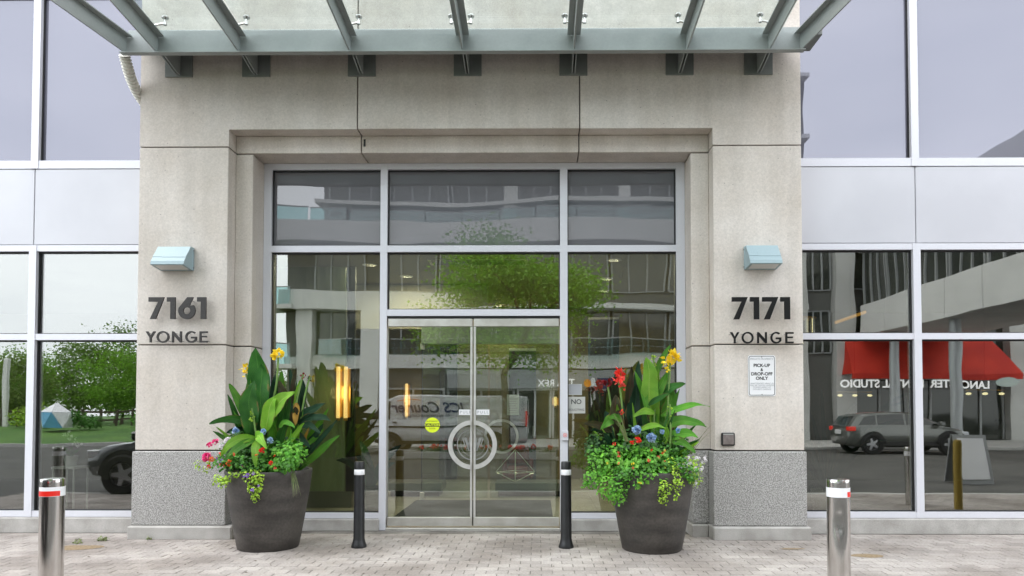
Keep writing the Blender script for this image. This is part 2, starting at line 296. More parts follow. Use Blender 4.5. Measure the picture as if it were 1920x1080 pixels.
# ------------------------------------------------------------------ helpers
class MB:
    """Collects faces of ONE piece; build() links them as one mesh object."""
    def __init__(s): s.v = []; s.f = []; s.uv = None
    def add(s, vs, fs):
        b = len(s.v); s.v += [tuple(p) for p in vs]; s.f += [tuple(i+b for i in f) for f in fs]; return s
    def box(s, x0, x1, y0, y1, z0, z1, c=0.):
        if c <= 0:
            return s.add([(x0, y0, z0), (x1, y0, z0), (x1, y1, z0), (x0, y1, z0), (x0, y0, z1), (x1, y0, z1), (x1, y1, z1), (x0, y1, z1)],
                         [(3, 2, 1, 0), (4, 5, 6, 7), (0, 1, 5, 4), (1, 2, 6, 5), (2, 3, 7, 6), (3, 0, 4, 7)])
        vs = []; idx = {}
        lo = (x0, y0, z0); hi = (x1, y1, z1)
        for sx in (0, 1):
            for sy in (0, 1):
                for sz in (0, 1):
                    sg = (sx, sy, sz)
                    for ax in range(3):       # vertex that lies on the face of this axis
                        p = [(hi if sg[k] else lo)[k] + (0 if k == ax else (-c if sg[k] else c)) for k in range(3)]
                        idx[(sg, ax)] = len(vs); vs.append(p)
        fs = []
        cen = Vector(((x0+x1)/2, (y0+y1)/2, (z0+z1)/2))
        def face(ids):
            a, b, d = (Vector(vs[i]) for i in ids[:3]); n = (b-a).cross(d-a)
            m = sum((Vector(vs[i]) for i in ids), Vector())/len(ids)-cen
            fs.append(tuple(ids) if n.dot(m) > 0 else tuple(reversed(ids)))
        for ax in range(3):
            o = [k for k in range(3) if k != ax]
            for sd_ in (0, 1):
                ids = []
                for a, b in ((0, 0), (1, 0), (1, 1), (0, 1)):
                    g = [0, 0, 0]; g[ax] = sd_; g[o[0]] = a; g[o[1]] = b; ids.append(idx[(tuple(g), ax)])
                face(ids)
            for a in (0, 1):
                for b in (0, 1):
                    g0 = [0, 0, 0]; g0[o[0]] = a; g0[o[1]] = b; g1 = list(g0); g1[ax] = 1
                    face([idx[(tuple(g0), o[0])], idx[(tuple(g1), o[0])], idx[(tuple(g1), o[1])], idx[(tuple(g0), o[1])]])
        for g in [(a, b, d) for a in (0, 1) for b in (0, 1) for d in (0, 1)]: face([idx[(g, 0)], idx[(g, 1)], idx[(g, 2)]])
        return s.add(vs, fs)
    def prism(s, poly, axis, a0, a1):
        """poly: 2-D outline; axis 'Y': (x, z) outline run from y=a0 to a1; 'X': (y, z); 'Z': (x, y)."""
        def P(p, a): return (p[0], a, p[1]) if axis == 'Y' else ((a, p[0], p[1]) if axis == 'X' else (p[0], p[1], a))
        n = len(poly); A = sum(poly[i][0]*poly[(i+1) % n][1]-poly[(i+1) % n][0]*poly[i][1] for i in range(n))
        if (A > 0) == (axis == 'Y'): poly = poly[::-1]
        vs = [P(p, a0) for p in poly]+[P(p, a1) for p in poly]
        fs = [tuple(range(n))[::-1], tuple(range(n, 2*n))]+[(i, (i+1) % n, n+(i+1) % n, n+i) for i in range(n)]
        return s.add(vs, fs)
    def tube(s, pts, rad, seg=8, caps=True):
        pts = [Vector(p) for p in pts]; rings = []
        rr = rad if isinstance(rad, (list, tuple)) else [rad]*len(pts)
        prev = None
        for i, p in enumerate(pts):
            d = (pts[min(i+1, len(pts)-1)]-pts[max(i-1, 0)]).normalized()
            if prev is None: a = d.orthogonal().normalized()
            else: a = (prev-d*prev.dot(d)).normalized()
            prev = a; b = d.cross(a)
            rings.append([p+(a*math.cos(t)+b*math.sin(t))*rr[i] for t in [2*math.pi*k/seg for k in range(seg)]])
        vs = [v for r in rings for v in r]; fs = []
        for i in range(len(pts)-1):
            for k in range(seg): fs.append((i*seg+k, i*seg+(k+1) % seg, (i+1)*seg+(k+1) % seg, (i+1)*seg+k))
        if caps: fs.append(tuple(range(seg))[::-1]); fs.append(tuple(range((len(pts)-1)*seg, len(pts)*seg)))
        return s.add(vs, fs)
    def lathe(s, prof, cx=0, cy=0, seg=32, axis='Z', cz=0):
        vs = []; fs = []; n = len(prof)
        for k in range(seg):
            t = 2*math.pi*k/seg; c, sn = math.cos(t), math.sin(t)
            for r, z in prof:
                vs.append((cx+r*c, cy+r*sn, cz+z) if axis == 'Z' else ((cx+r*c, cy-z, cz+r*sn) if axis == 'Y' else (cx+z, cy+r*c, cz+r*sn)))
        for k in range(seg):
            for i in range(n-1):
                fs.append((k*n+i, ((k+1) % seg)*n+i, ((k+1) % seg)*n+i+1, k*n+i+1))
        if prof[0][0] > 1e-6: fs.append(tuple(k*n for k in range(seg))[::-1])
        if prof[-1][0] > 1e-6: fs.append(tuple(k*n+n-1 for k in range(seg)))
        return s.add(vs, fs)
    def mesh(s, name, m, smooth=None):
        me = bpy.data.meshes.new(name); me.from_pydata(s.v, [], s.f)
        if s.uv:
            ul = me.uv_layers.new(name='UVMap')
            for lp in me.loops: ul.data[lp.index].uv = s.uv[lp.vertex_index]
        if m: me.materials.append(MT[m])
        if smooth is not None:
            me.polygons.foreach_set('use_smooth', [True]*len(me.polygons)); me.set_sharp_from_angle(angle=R(smooth))
        me.update(); return me
    def build(s, name, m, parent=None, smooth=None, loc=None):
        return ob(name, s.mesh(name, m, smooth), parent, loc)
def ob(name, data, parent=None, loc=None, rot=None):
    o = bpy.data.objects.new(name, data); COL.objects.link(o)
    if parent: o.parent = parent
    if loc: o.location = loc
    if rot: o.rotation_euler = rot
    return o
def tag(o, label=None, cat=None, group=None, kind=None):
    for k, v in (('label', label), ('category', cat), ('group', group), ('kind', kind)):
        if v: o[k] = v
    return o
def thing(name, label, cat, loc=(0, 0, 0), rz=0, group=None):
    o = ob(name, None, None, loc, (0, 0, rz)); o.empty_display_size = .2
    return tag(o, label, cat, group)
def struct(o): o['kind'] = 'structure'; return o
def copy_tree(o, parent=None):
    c = o.copy(); COL.objects.link(c); c.parent = parent
    for ch in KIDS.get(o, list(o.children)): copy_tree(ch, c)
    return c
KIDS = {}
def outline_mesh(name, loops, depth, m):
    """Flat shape with holes, pushed to a thickness; local x right, y up, front towards +z."""
    cu = bpy.data.curves.new(name, 'CURVE'); cu.dimensions = '2D'; cu.fill_mode = 'BOTH'; cu.extrude = depth/2
    for lp in loops:
        sp = cu.splines.new('POLY'); sp.points.add(len(lp)-1); sp.use_cyclic_u = True
        for i, p in enumerate(lp): sp.points[i].co = (p[0], p[1], 0, 1)
    o = bpy.data.objects.new(name, cu); COL.objects.link(o); bpy.context.view_layer.update()
    me = bpy.data.meshes.new_from_object(o.evaluated_get(bpy.context.evaluated_depsgraph_get()))
    bpy.data.objects.remove(o); me.materials.clear(); me.materials.append(MT[m]); me.name = name
    return me
def text_mesh(name, s, size, m, depth=.001, bold=0., align='CENTER', space=1., shear=0.):
    cu = bpy.data.curves.new(name, 'FONT'); cu.body = s; cu.size = size; cu.extrude = depth/2; cu.offset = bold
    cu.align_x = align; cu.align_y = 'CENTER'; cu.space_character = space; cu.shear = shear; cu.resolution_u = 4
    o = bpy.data.objects.new(name, cu); COL.objects.link(o); bpy.context.view_layer.update()
    me = bpy.data.meshes.new_from_object(o.evaluated_get(bpy.context.evaluated_depsgraph_get()))
    bpy.data.objects.remove(o); me.materials.clear(); me.materials.append(MT[m]); me.name = name
    return me
FRONT = (R(90), 0, 0)            # reads from the drive (faces -Y)
BACK = (R(90), 0, R(180))        # reads from the building (faces +Y)
def text(name, s, size, m, loc, rot=FRONT, parent=None, **kw): return ob(name, text_mesh(name, s, size, m, **kw), parent, loc, rot)
def arc(cx, cy, r, a0, a1, n): return [(cx+r*math.cos(R(a0+(a1-a0)*i/n)), cy+r*math.sin(R(a0+(a1-a0)*i/n))) for i in range(n+1)]

# ------------------------------------------------------------------ ground
g = struct(MB().box(-160, 160, -160, 30, -.4, -.012).build('ground', 'asphalt'))
struct(MB().box(-9.4, 9.4, 4.62, 8.9, -.011, -.006).build('pavement', 'joint_sand')); pavement = bpy.data.objects['pavement']
PW, PD, JT = .205, .138, .007
pmesh = MB().box(-(PW-JT)/2, (PW-JT)/2, -(PD-JT)/2, (PD-JT)/2, -.006, .0, .003).mesh('paver', 'paver')
cand = []
row = 0; y = 4.7
while y < 8.56:
    x = -9.3+(PW/2 if row % 2 else 0)
    while x < 9.3: cand.append((x, y)); x += PW
    y += PD; row += 1
def inview(p):
    return p[1] > 5.56 and (-1009/1300*p[1]-.1) < p[0] < (911/1300*p[1]+.1)
near = sorted([p for p in cand if inview(p)], key=lambda p: p[1])[:300]; nset = set(near)
rp = random.Random(3)
for p in near:
    ob('paver', pmesh, pavement, (p[0]+rp.uniform(-.001, .001), p[1]+rp.uniform(-.0015, .0015), rp.uniform(-.0015, .0012)), (rp.uniform(-.006, .006), rp.uniform(-.004, .004), rp.uniform(-.012, .012)))
far = MB()
for p in cand:
    if p in nset: continue
    a, b = p[0]+rp.uniform(-.001, .001), p[1]+rp.uniform(-.0015, .0015); z = rp.uniform(-.0015, .0012)
    hx, hy = (PW-JT)/2, (PD-JT)/2
    far.add([(a-hx, b-hy, -.005), (a+hx, b-hy, -.005), (a+hx, b+hy, -.005), (a-hx, b+hy, -.005),
             (a-hx+.002, b-hy+.002, z), (a+hx-.002, b-hy+.002, z), (a+hx-.002, b+hy-.002, z), (a-hx+.002, b+hy-.002, z)],
            [(4, 5, 6, 7), (0, 1, 5, 4), (1, 2, 6, 5), (2, 3, 7, 6), (3, 0, 4, 7)])
tag(far.build('paver_field', 'paver_far', pavement), kind='stuff')
struct(MB().box(-9.4, 9.4, 4.45, 4.61, -.011, -.002, .004).build('edge_kerb', 'kerb'))
struct(MB().box(-14, 40, -15.95, -9.6, -.011, .12).build('sidewalk', 'sidewalk'))
struct(MB().box(-14, 40, -9.59, -9.4, -.011, .13, .02).build('kerb', 'kerb'))
# park on the left
KL = [(-14.6, -14), (-20.5, -11.6), (-60, -9.0), (-120, -8)]
def park_z(x, y_):
    yk = next((a[1]+(b[1]-a[1])*(x-a[0])/(b[0]-a[0]) for a, b in zip(KL[:-1], KL[1:]) if b[0] <= x <= a[0]), -14)
    return .1+.55*max(0, min(1, (yk-y_)/7.5))
lw = MB(); rows_ = ((0, .1), (2.5, .2833), (5, .4667), (7.5, .65), (110, .65))
lw.add([(x, y_-d, z) for d, z in rows_ for x, y_ in KL], [(r*4+i, (r+1)*4+i, (r+1)*4+i+1, r*4+i+1) for r in range(4) for i in range(3)])
lw.add([(-14.6, -14-d, z) for d, z in rows_]+[(-14.6, -14-d, -.2) for d, z in rows_], [(i, i+1, 6+i, 5+i) for i in range(4)])
struct(lw.build('lawn', 'lawn'))
struct(MB().prism([(-14.4, -13.8), (-20.4, -11.35), (-60, -8.7), (-120, -7.7), (-120, -7.98), (-60, -8.98), (-20.5, -11.58), (-14.6, -13.98)], 'Z', -.011, .13).build('park_kerb', 'kerb'))
def blob(cx, cy, rx, ry, z, seed, n=26):
    r_ = random.Random(seed); k = [r_.uniform(.7, 1.15) for _ in range(n)]
    k = [(k[i-1]+k[i]*2+k[(i+1) % n])/4 for i in range(n)]
    return MB().add([(cx, cy, z+.004)]+[(cx+rx*k[i]*math.cos(2*math.pi*i/n), cy+ry*k[i]*math.sin(2*math.pi*i/n), z) for i in range(n)], [(0, 1+i, 1+(i+1) % n) for i in range(n)])
for (cx, cy, rx, ry, sd_, lb) in ((-5.05, 7.6, .27, .14, 5, 'brown sand patch on pavers left of the granite pier'),
                                 (3.4, 7.25, .2, .1, 9, 'brown sand patch on pavers right of dented steel bollard'),
                                 (2.76, 7.6, .15, .04, 11, 'thin sand streak on pavers before the right pier')):
    tag(blob(cx, cy, rx, ry, .0025, sd_).build('sand_patch', 'sandy_dirt'), lb, 'dirt', kind='stuff')

# ------------------------------------------------------------------ the entrance building
bld = thing('entrance_building', 'pale stone and glass building front with recessed double-door entrance', 'building', (-.83, 8.4, 0))
OFF = Vector((.83, -8.4, 0))
def bpart(mb, name, m, parent=bld, smooth=None):
    """mesh given in world metres -> part of the building"""
    if parent is bld: mb.v = [tuple(Vector(p)+OFF) for p in mb.v]
    else: mb.v = [tuple(Vector(p)+OFF) for p in mb.v]
    return mb.build(name, m, parent, smooth)
XL, XR = -4.785, 3.13; O1L, O1R = -3.713, 2.08; O2L, O2R = -3.5, 1.86
TOP = 9.0
core = MB().box(XL+.03, O1L-.03, 8.24, 8.9, 0, TOP-.05).box(O1R+.03, XR-.03, 8.24, 8.9, 0, TOP-.05)
core.box(O1L-.028, O1R+.028, 8.241, 8.88, 4.93, TOP-.06)
core.box(O1L-.05, O2L-.04, 8.44, 8.88, 0, 4.9).box(O2R+.04, O1R+.05, 8.44, 8.88, 0, 4.9).box(O2L-.035, O2R+.035, 8.442, 8.88, 4.7, 4.92)
portal = bpart(core, 'portal_wall', 'core')
J = .007
def panel(x0, x1, y0, y1, z0, z1, m='stone', name='stone_panel', c=.006): return bpart(MB().box(x0, x1, y0, y1, z0, z1, c), name, m, portal)
# piers: two stone panels over polished granite over a base block, and the inner step the same
for (a, b, i0, i1) in ((XL, O1L, O1L, O2L), (O1R, XR, O2R, O1R)):
    for z0, z1 in ((1.03, 2.285), (2.285, 4.665)):
        panel(a, b, 8.2, 8.85, z0+J, z1-J)
        panel(i0+(.002 if a < 0 else 0), i1-(0 if a < 0 else .002), 8.4, 8.84, z0+J, z1-J-(.012 if z1 > 4 else 0))
    panel(a-.012, b+.03 if a < 0 else b+.012, 8.16, 8.85, .155, 1.022, 'granite', 'granite_slab', .008) if a < 0 else panel(a-.03, b+.012, 8.16, 8.85, .155, 1.022, 'granite', 'granite_slab', .008)
    panel(i0+.031, i1+.01, 8.37, 8.84, .155, 1.022, 'granite', 'granite_slab') if a < 0 else panel(i0-.01, i1-.031, 8.37, 8.84, .155, 1.022, 'granite', 'granite_slab')
    if a < 0:
        panel(a-.025, b+.13, 8.1, 8.86, -.01, .15, 'base_stone', 'base_block', .014); panel(b+.132, i1+.03, 8.31, 8.85, -.01, .146, 'base_stone', 'base_block', .012)
    else:
        panel(a-.05, b+.04, 8.1, 8.86, -.01, .15, 'base_stone', 'base_block', .014); panel(i0-.03, a-.052, 8.31, 8.85, -.01, .146, 'base_stone', 'base_block', .012)
JX1, JX2 = -2.17, .497
ZU = 7.35
bpart(MB().prism([(XL, 4.665+J), (O1L, 4.665+J), (O1L, 4.875), (JX1-J, 4.875), (JX1-J, ZU-J), (XL, ZU-J)], 'Y', 8.2, 8.85), 'stone_panel', 'stone', portal)
panel(JX1+J, JX2-J, 8.2, 8.85, 4.875, ZU-J)
bpart(MB().prism([(XR, 4.665+J), (O1R, 4.665+J), (O1R, 4.875), (JX2+J, 4.875), (JX2+J, ZU-J), (XR, ZU-J)], 'Y', 8.2, 8.85), 'stone_panel', 'stone', portal)
for a, b in ((XL, JX1-J), (JX1+J, JX2-J), (JX2+J, XR)): panel(a, b, 8.2, 8.85, ZU+J, TOP)
for a, b in ((O1L+.003, JX1-J), (JX1+J, JX2-J), (JX2+J, O1R-.003)): panel(a, b, 8.4, 8.84, 4.66, 4.873)

def glazing(name, frame_mb, parent_pieces):
    fr = bpart(frame_mb, name, 'aluminium')
    for (nm, m, mb) in parent_pieces: bpart(mb, nm, m, fr)
    return fr
# curtain walls of the wings
ROWS = [(4.638, 6.75, 'upper_glass', 'pane'), (6.84, 8.9, 'upper_glass', 'pane'), (3.494, 0, None, None)]
def wing(xa, xb, mulls):
    f = MB(); pc = []
    for mxx in mulls: f.box(mxx-.046, mxx+.046, 8.552, 8.72, .191, 3.571); f.box(mxx-.046, mxx+.046, 8.552, 8.72, 4.537, 8.95)
    edges = [xa]+[v for mm in mulls for v in (mm-.046, mm+.046)]+[xb]
    pairs = [(edges[i], edges[i+1]) for i in range(0, len(edges), 2)]
    for a, b in pairs:
        for z0, z1 in ((.191, .263), (2.382, 2.458), (3.494, 3.571), (4.537, 4.638), (6.75, 6.84), (8.9, 8.95)): f.box(a, b, 8.56, 8.7, z0, z1)
        wg = 'window_glass' if xa < 0 else 'window_glass_dark'
        for z0, z1, m in ((.263, 2.382, wg), (2.458, 3.494, wg), (4.638, 6.75, 'upper_glass'), (6.84, 8.9, 'upper_glass')):
            pc.append(('window_pane', m, MB().box(a+.012, b-.012, 8.62, 8.632, z0+.012, z1-.012)))
            gk = MB()
            for q in ((a, a+.013, z0, z1), (b-.013, b, z0, z1), (a+.013, b-.013, z0, z0+.013), (a+.013, b-.013, z1-.018, z1)): gk.box(q[0], q[1], 8.6, 8.66, q[2], q[3])
            pc.append(('gasket', 'gasket', gk))
    cuts = [xa]+list(mulls)+[xb]
    for a, b in zip(cuts[:-1], cuts[1:]): pc.append(('spandrel_panel', 'spandrel', MB().box(a+.005, b-.005, 8.565, 8.69, 3.579, 4.529, .004)))
    f.box(xa, xb, 8.70, 8.74, 3.56, 4.55)
    fr = glazing('curtain_wall', f, pc)
    bpart(MB().box(xa, xb, 8.53, 8.9, -.01, .185, .012), 'stone_curb', 'base_stone')
    return fr
wing(-16.3, XL+.02, [-6.315-1.98*i for i in range(4, -1, -1)])
wing(XR-.02, 14.5, [4.675+1.95*i for i in range(5)])
# glazed screen of the entrance
f = MB(); YF, YB = 8.74, 8.88
for a, b, z0 in ((O2L+.004, -3.40, .0), (-2.008, -1.92, .0), (.275, .37, .0), (1.747, O2R-.004, .0)): f.box(a, b, YF-.004, YB, z0, 4.655)
for a, b in ((-3.40, -2.008), (-1.92, .275), (.37, 1.747)):
    f.box(a, b, YF, YB-.005, 4.578, 4.655); f.box(a, b, YF, YB-.005, 3.518, 3.6)
f.box(-1.92, .275, YF, YB-.005, 2.703, 2.785)
for a, b in ((-3.40, -2.008), (.37, 1.747)): f.box(a, b, YF, YB-.005, .15, .217)
pc = []
def pane(a, b, z0, z1, m):
    pc.append(('window_pane', m, MB().box(a+.01, b-.01, 8.80, 8.812, z0+.01, z1-.01)))
    gk = MB()
    for q in ((a, a+.012, z0, z1), (b-.012, b, z0, z1), (a+.012, b-.012, z0, z0+.012), (a+.012, b-.012, z1-.016, z1)): gk.box(q[0], q[1], 8.775, 8.84, q[2], q[3])
    pc.append(('gasket', 'gasket', gk))
for a, b in ((-3.40, -2.008), (-1.92, .275), (.37, 1.747)): pane(a, b, 3.6, 4.578, 'dark_spandrel')
pane(-3.40, -2.008, .217, 3.518, 'entrance_glass'); pane(.37, 1.747, .217, 3.518, 'entrance_glass'); pane(-1.92, .275, 2.785, 3.518, 'entrance_glass')
screen = glazing('entrance_screen', f, pc)
for a, b in ((O2L+.03, -2.0), (.36, O2R-.03)): bpart(MB().box(a, b, 8.70, 8.9, -.01, .146, .012), 'stone_curb', 'base_stone')
bpart(MB().box(-1.92, .275, 8.73, 8.9, -.01, .03, .006), 'threshold', 'rail_metal')
bpart(MB().box(-1.915, .27, 8.76, 8.86, 2.676, 2.70), 'door_header', 'gasket')
CX = -.826
for s, (a, b) in ((-1, (-1.9, CX-.012)), (1, (CX+.012, .258))):
    d = bpart(MB().box(a, b, 8.765, 8.777, .16, 2.57), 'door', 'door_glass')
    st = (b-.022, b+.004) if s < 0 else (a-.004, a+.022)
    bpart(MB().box(a-.003, b+.003, 8.745, 8.80, 2.569, 2.668, .004), 'top_rail', 'rail_metal', d)
    bpart(MB().box(a-.003, b+.003, 8.745, 8.80, .05, .162, .004), 'bottom_rail', 'rail_metal', d)
    bpart(MB().box(st[0], st[1], 8.755, 8.79, .163, 2.568), 'meeting_stile', 'satin', d)
    # half-ring pull with its two standoffs
    rc = (CX, 1.074); g_ = .022
    a0 = math.degrees(math.asin(g_/.307)); a1 = math.degrees(math.asin(g_/.252))
    if s > 0: lp = arc(rc[0], rc[1], .307, -90+a0, 90-a0, 36)+arc(rc[0], rc[1], .252, 90-a1, -90+a1, 36)
    else: lp = arc(rc[0], rc[1], .307, 90+a0, 270-a0, 36)+arc(rc[0], rc[1], .252, 270-a1, 90+a1, 36)
    q = [(p[0], p[1]) for p in lp]; n = len(q)//2
    hm = MB()
    for i in range(n-1):
        o0, o1, i0, i1 = q[i], q[i+1], q[-1-i], q[-2-i]
        P = lambda p, yy: (p[0], yy, p[1])
        hm.add([P(o0, 8.694), P(o1, 8.694), P(i1, 8.694), P(i0, 8.694), P(o0, 8.72), P(o1, 8.72), P(i1, 8.72), P(i0, 8.72)],
               [(0, 1, 2, 3), (7, 6, 5, 4), (0, 4, 5, 1), (2, 6, 7, 3)]+([(0, 3, 7, 4)] if i == 0 else [])+([(1, 5, 6, 2)] if i == n-2 else []))
    bpart(hm, 'handle', 'satin', d, 40)
    so = MB()
    for zz in (.235, -.235): so.tube([(CX+s*.15, 8.72, 1.074+zz), (CX+s*.15, 8.764, 1.074+zz)], .012, 10)
    bpart(so, 'standoff', 'satin', d)
    # etched emblem, one half on each leaf: a double ring and half of a W
    em = MB()
    def ringseg(r0, r1, n=30):
        for i in range(n):
            t0 = (-84+168*i/n) if s > 0 else (96+168*i/n); t1 = t0+168/n
            P = lambda r, t: (CX+r*math.cos(R(t)), 8.7625, 1.078+r*math.sin(R(t)))
            em.add([P(r0, t0), P(r1, t0), P(r1, t1), P(r0, t1)], [(0, 1, 2, 3)])
    ringseg(.19, .203); ringseg(.15, .154)
    for pl in ([(.115, .085), (.075, .085), (.035, -.085), (.055, -.085)], [(.028, .085), (.05, .085), (.06, -.02), (.045, -.08)], [(.135, .06), (.12, .09), (.10, .0), (.07, -.09)]):
        em.add([(CX+s*px, 8.7625, 1.078+pz) for px, pz in pl], [(0, 1, 2, 3)])
    bpart(em, 'emblem', 'etched', d)
    # PULL label
    cxp = (CX-.095) if s < 0 else (CX+.125)
    lb = bpart(MB().box(cxp-.082, cxp+.082, 8.761, 8.7645, 1.448, 1.516), 'pull_label', 'sign_white', d)
    text('pull_lettering', 'PULL', .05, 'sign_grey', Vector((cxp, 8.7602, 1.482))+OFF, parent=d, space=1.45, bold=.001)
# tower wall over the wings, so the front has a top
bpart(MB().box(-16.3, 14.5, 8.9, 9.1, 8.96, 9.0), 'parapet_cap', 'aluminium')

# ------------------------------------------------------------------ canopy
can = thing('glass_canopy', 'grey-green steel canopy with bolted glass panels over the entrance', 'canopy', (-.86, 7.78, 5.55))
CO = Vector((.86, -7.78, -5.55))
def cpart(mb, name, m, parent=can, smooth=None):
    mb.v = [tuple(Vector(p)+CO) for p in mb.v]; return mb.build(name, m, parent, smooth)
BX = [-4.703, -4.342, -3.405, -2.142, -.86, .405, 1.682, 2.612, 2.968]
SL = .1; YE = 4.3; Y0 = 7.76
cb = MB().box(-4.74, 3.0, 7.765, 7.777, 5.565, 5.785).box(-4.74, 3.0, 7.69, 7.765, 5.553, 5.566).box(-4.74, 3.0, 7.777, 7.86, 5.783, 5.795)
cpart(cb, 'cross_beam', 'steel_paint')
cpart(MB().box(-4.74, 3.0, 7.86, 7.872, 5.72, 5.9).box(-4.74, 3.0, 7.8725, 7.99, 5.72, 5.732), 'gutter', 'steel_paint'); cpart(MB().box(-4.74, 3.0, 7.873, 8.197, 5.872, 5.884), 'gap_light_block', 'steel_paint')  # last plate is an added, unseen blocker: stops sun streaking down the wall
fr = MB().box(-5.7, 3.9, YE-.02, YE, 5.86, 6.1).box(-5.7, 3.9, YE, YE+.1, 5.86, 5.872); cpart(fr, 'front_beam', 'steel_paint')
for i, bx in enumerate(BX):
    sp = (-.27 if i == 0 else (.24 if i == len(BX)-1 else 0))
    def X_(y_): return bx+sp*(Y0-y_)
    def Zt(y_): return 5.775+SL*(Y0-y_)
    tb = MB(); ya, yb = Y0-.003, YE+.1
    def slab(h0, h1, z0, z1):
        tb.add([(X_(ya)+h0, ya, Zt(ya)+z0), (X_(ya)+h1, ya, Zt(ya)+z0), (X_(yb)+h1, yb, Zt(yb)+z0), (X_(yb)+h0, yb, Zt(yb)+z0),
                (X_(ya)+h0, ya, Zt(ya)+z1), (X_(ya)+h1, ya, Zt(ya)+z1), (X_(yb)+h1, yb, Zt(yb)+z1), (X_(yb)+h0, yb, Zt(yb)+z1)],
               [(0, 1, 2, 3), (7, 6, 5, 4), (0, 4, 5, 1), (1, 5, 6, 2), (2, 6, 7, 3), (3, 7, 4, 0)])
    slab(-.075, .075, -.012, .0); slab(-.008, .008, -.2, -.012)
    cpart(tb, 'beam', 'steel_paint')
# glass panels: edges fall on the beam lines
gx = [-4.342-.2, -3.405, -2.142, -.86, .405, 1.682, 2.612+.2]
for a, b in zip(gx[:-1], gx[1:]):
    for (ya, yb) in ((7.85, 6.15), (6.13, 4.35)):
        za, zb = 5.895+SL*(Y0-ya), 5.895+SL*(Y0-yb)
        cpart(MB().add([(a+.008, ya, za), (b-.008, ya, za), (b-.008, yb, zb), (a+.008, yb, zb), (a+.008, ya, za+.014), (b-.008, ya, za+.014), (b-.008, yb, zb+.014), (a+.008, yb, zb+.014)],
                       [(0, 1, 2, 3), (7, 6, 5, 4), (0, 4, 5, 1), (1, 5, 6, 2), (2, 6, 7, 3), (3, 7, 4, 0)]), 'glass_panel', 'canopy_glass')
def fitting(x, y_, bx):
    z = 5.895+SL*(Y0-y_)
    fm = MB().lathe([(0, -.026), (.034, -.026), (.038, -.02), (.038, -.012), (.03, -.01), (.03, -.002), (0, -.002)], x, y_, 16, cz=z)
    fm.tube([(x, y_, z-.02), (x, y_, z-.085)], .011, 8); fm.lathe([(0, -.1), (.019, -.1), (.019, -.065), (0, -.065)], x, y_, 12, cz=z)
    fm.tube([(x, y_, z-.08), (bx, y_, z-.112)], .012, 8)
    cpart(fm, 'glass_fitting', 'stainless', smooth=35)
for bx, offs in ((-4.342, (.17,)), (-3.405, (.145,)), (-2.142, (.14,)), (-.86, (-.11, .11)), (.405, (-.11, .11)), (1.682, (-.13, .07)), (2.612, (-.15,))):
    for of in offs:
        for y_ in (7.6, 6.3, 5.95, 4.5): fitting(bx+of, y_, bx)
for (a, b) in ((-4.485, -4.156), (-3.556, -3.221), (-2.283, -1.949), (-1.012, -.679), (.254, .587), (1.524, 1.855), (2.46, 2.797)):
    c_ = (a+b)/2
    pl = cpart(MB().box(a, b, 8.18, 8.199, 5.51, 5.85, .002), 'wall_plate', 'bracket_paint')
    am = MB()
    for h in (-.022, .012): am.prism([(8.179, 5.53), (8.179, 5.76), (7.778, 5.76), (7.778, 5.6), (8.1, 5.53)], 'X', c_+h, c_+h+.01)
    cpart(am, 'bracket_arm', 'steel_paint')
cpart(MB().box(3.02, 3.16, 7.62, 7.98, 5.68, 5.83, .004), 'end_stub', 'bracket_paint')
# corrugated drain hose
pts = [Vector((-4.77, 7.84, 5.6)), Vector((-4.785, 7.93, 5.5)), Vector((-4.82, 8.08, 5.41)), Vector((-4.85, 8.28, 5.33)), Vector((-4.86, 8.5, 5.27))]
def smooth_path(p, n):
    o_ = []
    for i in range(len(p)-1):
        a = p[max(i-1, 0)]; b = p[i]; c = p[i+1]; d = p[min(i+2, len(p)-1)]
        for k in range(n):
            t = k/n; o_.append(.5*((2*b)+(c-a)*t+(2*a-5*b+4*c-d)*t*t+(3*b-a-3*c+d)*t**3))
    return o_+[p[-1]]
sp_ = smooth_path(pts, 26)
tag(MB().tube(sp_, [.062 if i % 6 < 3 else .047 for i in range(len(sp_))], 14).build('drain_hose', 'hose', smooth=50), 'off-white corrugated drain hose hanging from the canopy corner', 'hose')

# ------------------------------------------------------------------ wall lights
def wall_light(x0, x1, label):
    t = thing('wall_light', label, 'wall light', ((x0+x1)/2, 8.2, 3.17), group='wall lights over the street numbers')
    h = (x1-x0)/2
    MB().box(-h-.004, h+.004, -.045, -.001, 0, .275, .006).build('back_box', 'lamp_blue', t)
    # hood: sloping face, lip and side cheeks
    pr = [(-.046, .272), (-.085, .272), (-.235, .07), (-.245, .03), (-.24, .025), (-.046, .0)]
    MB().prism(pr, 'X', -h, h).build('hood', 'lamp_blue', t)
    # raised band across the hood
    def on(u, o_):  # u 0..1 down the slope
        y_ = -.085-.15*u; z_ = .272-.202*u; return (y_-o_*.8, z_+o_*.6)
    bd = MB()
    for xa, xb, u0, u1 in ((-h, -h*.42, .52, .72), (-h*.42, h, .46, .74)):
        A, B = on(u0, .004), on(u1, .004); C, D = on(u1, -.002), on(u0, -.002)
        bd.prism([A, B, C, D], 'X', xa+.0005, xb-.0005)
    bd.build('band', 'lamp_blue', t)
    MB().prism([(-.225, .0205), (-.225, .0245), (-.07, .0055), (-.07, .0005)], 'X', -h+.03, h-.03).build('lens', 'lamp_lens', t)
    for zz in (.03, .235): 
        for s in (-1, 1): MB().tube([(s*(h+.004), -.03, zz), (s*(h+.016), -.03, zz)], .008, 8).build('screw', 'pin', t)
    return t
wall_light(-4.5, -4.11, 'pale blue wedge wall light above the grey street number, left pier')
wall_light(2.44, 2.81, 'pale blue wedge wall light above the black street number, right pier')

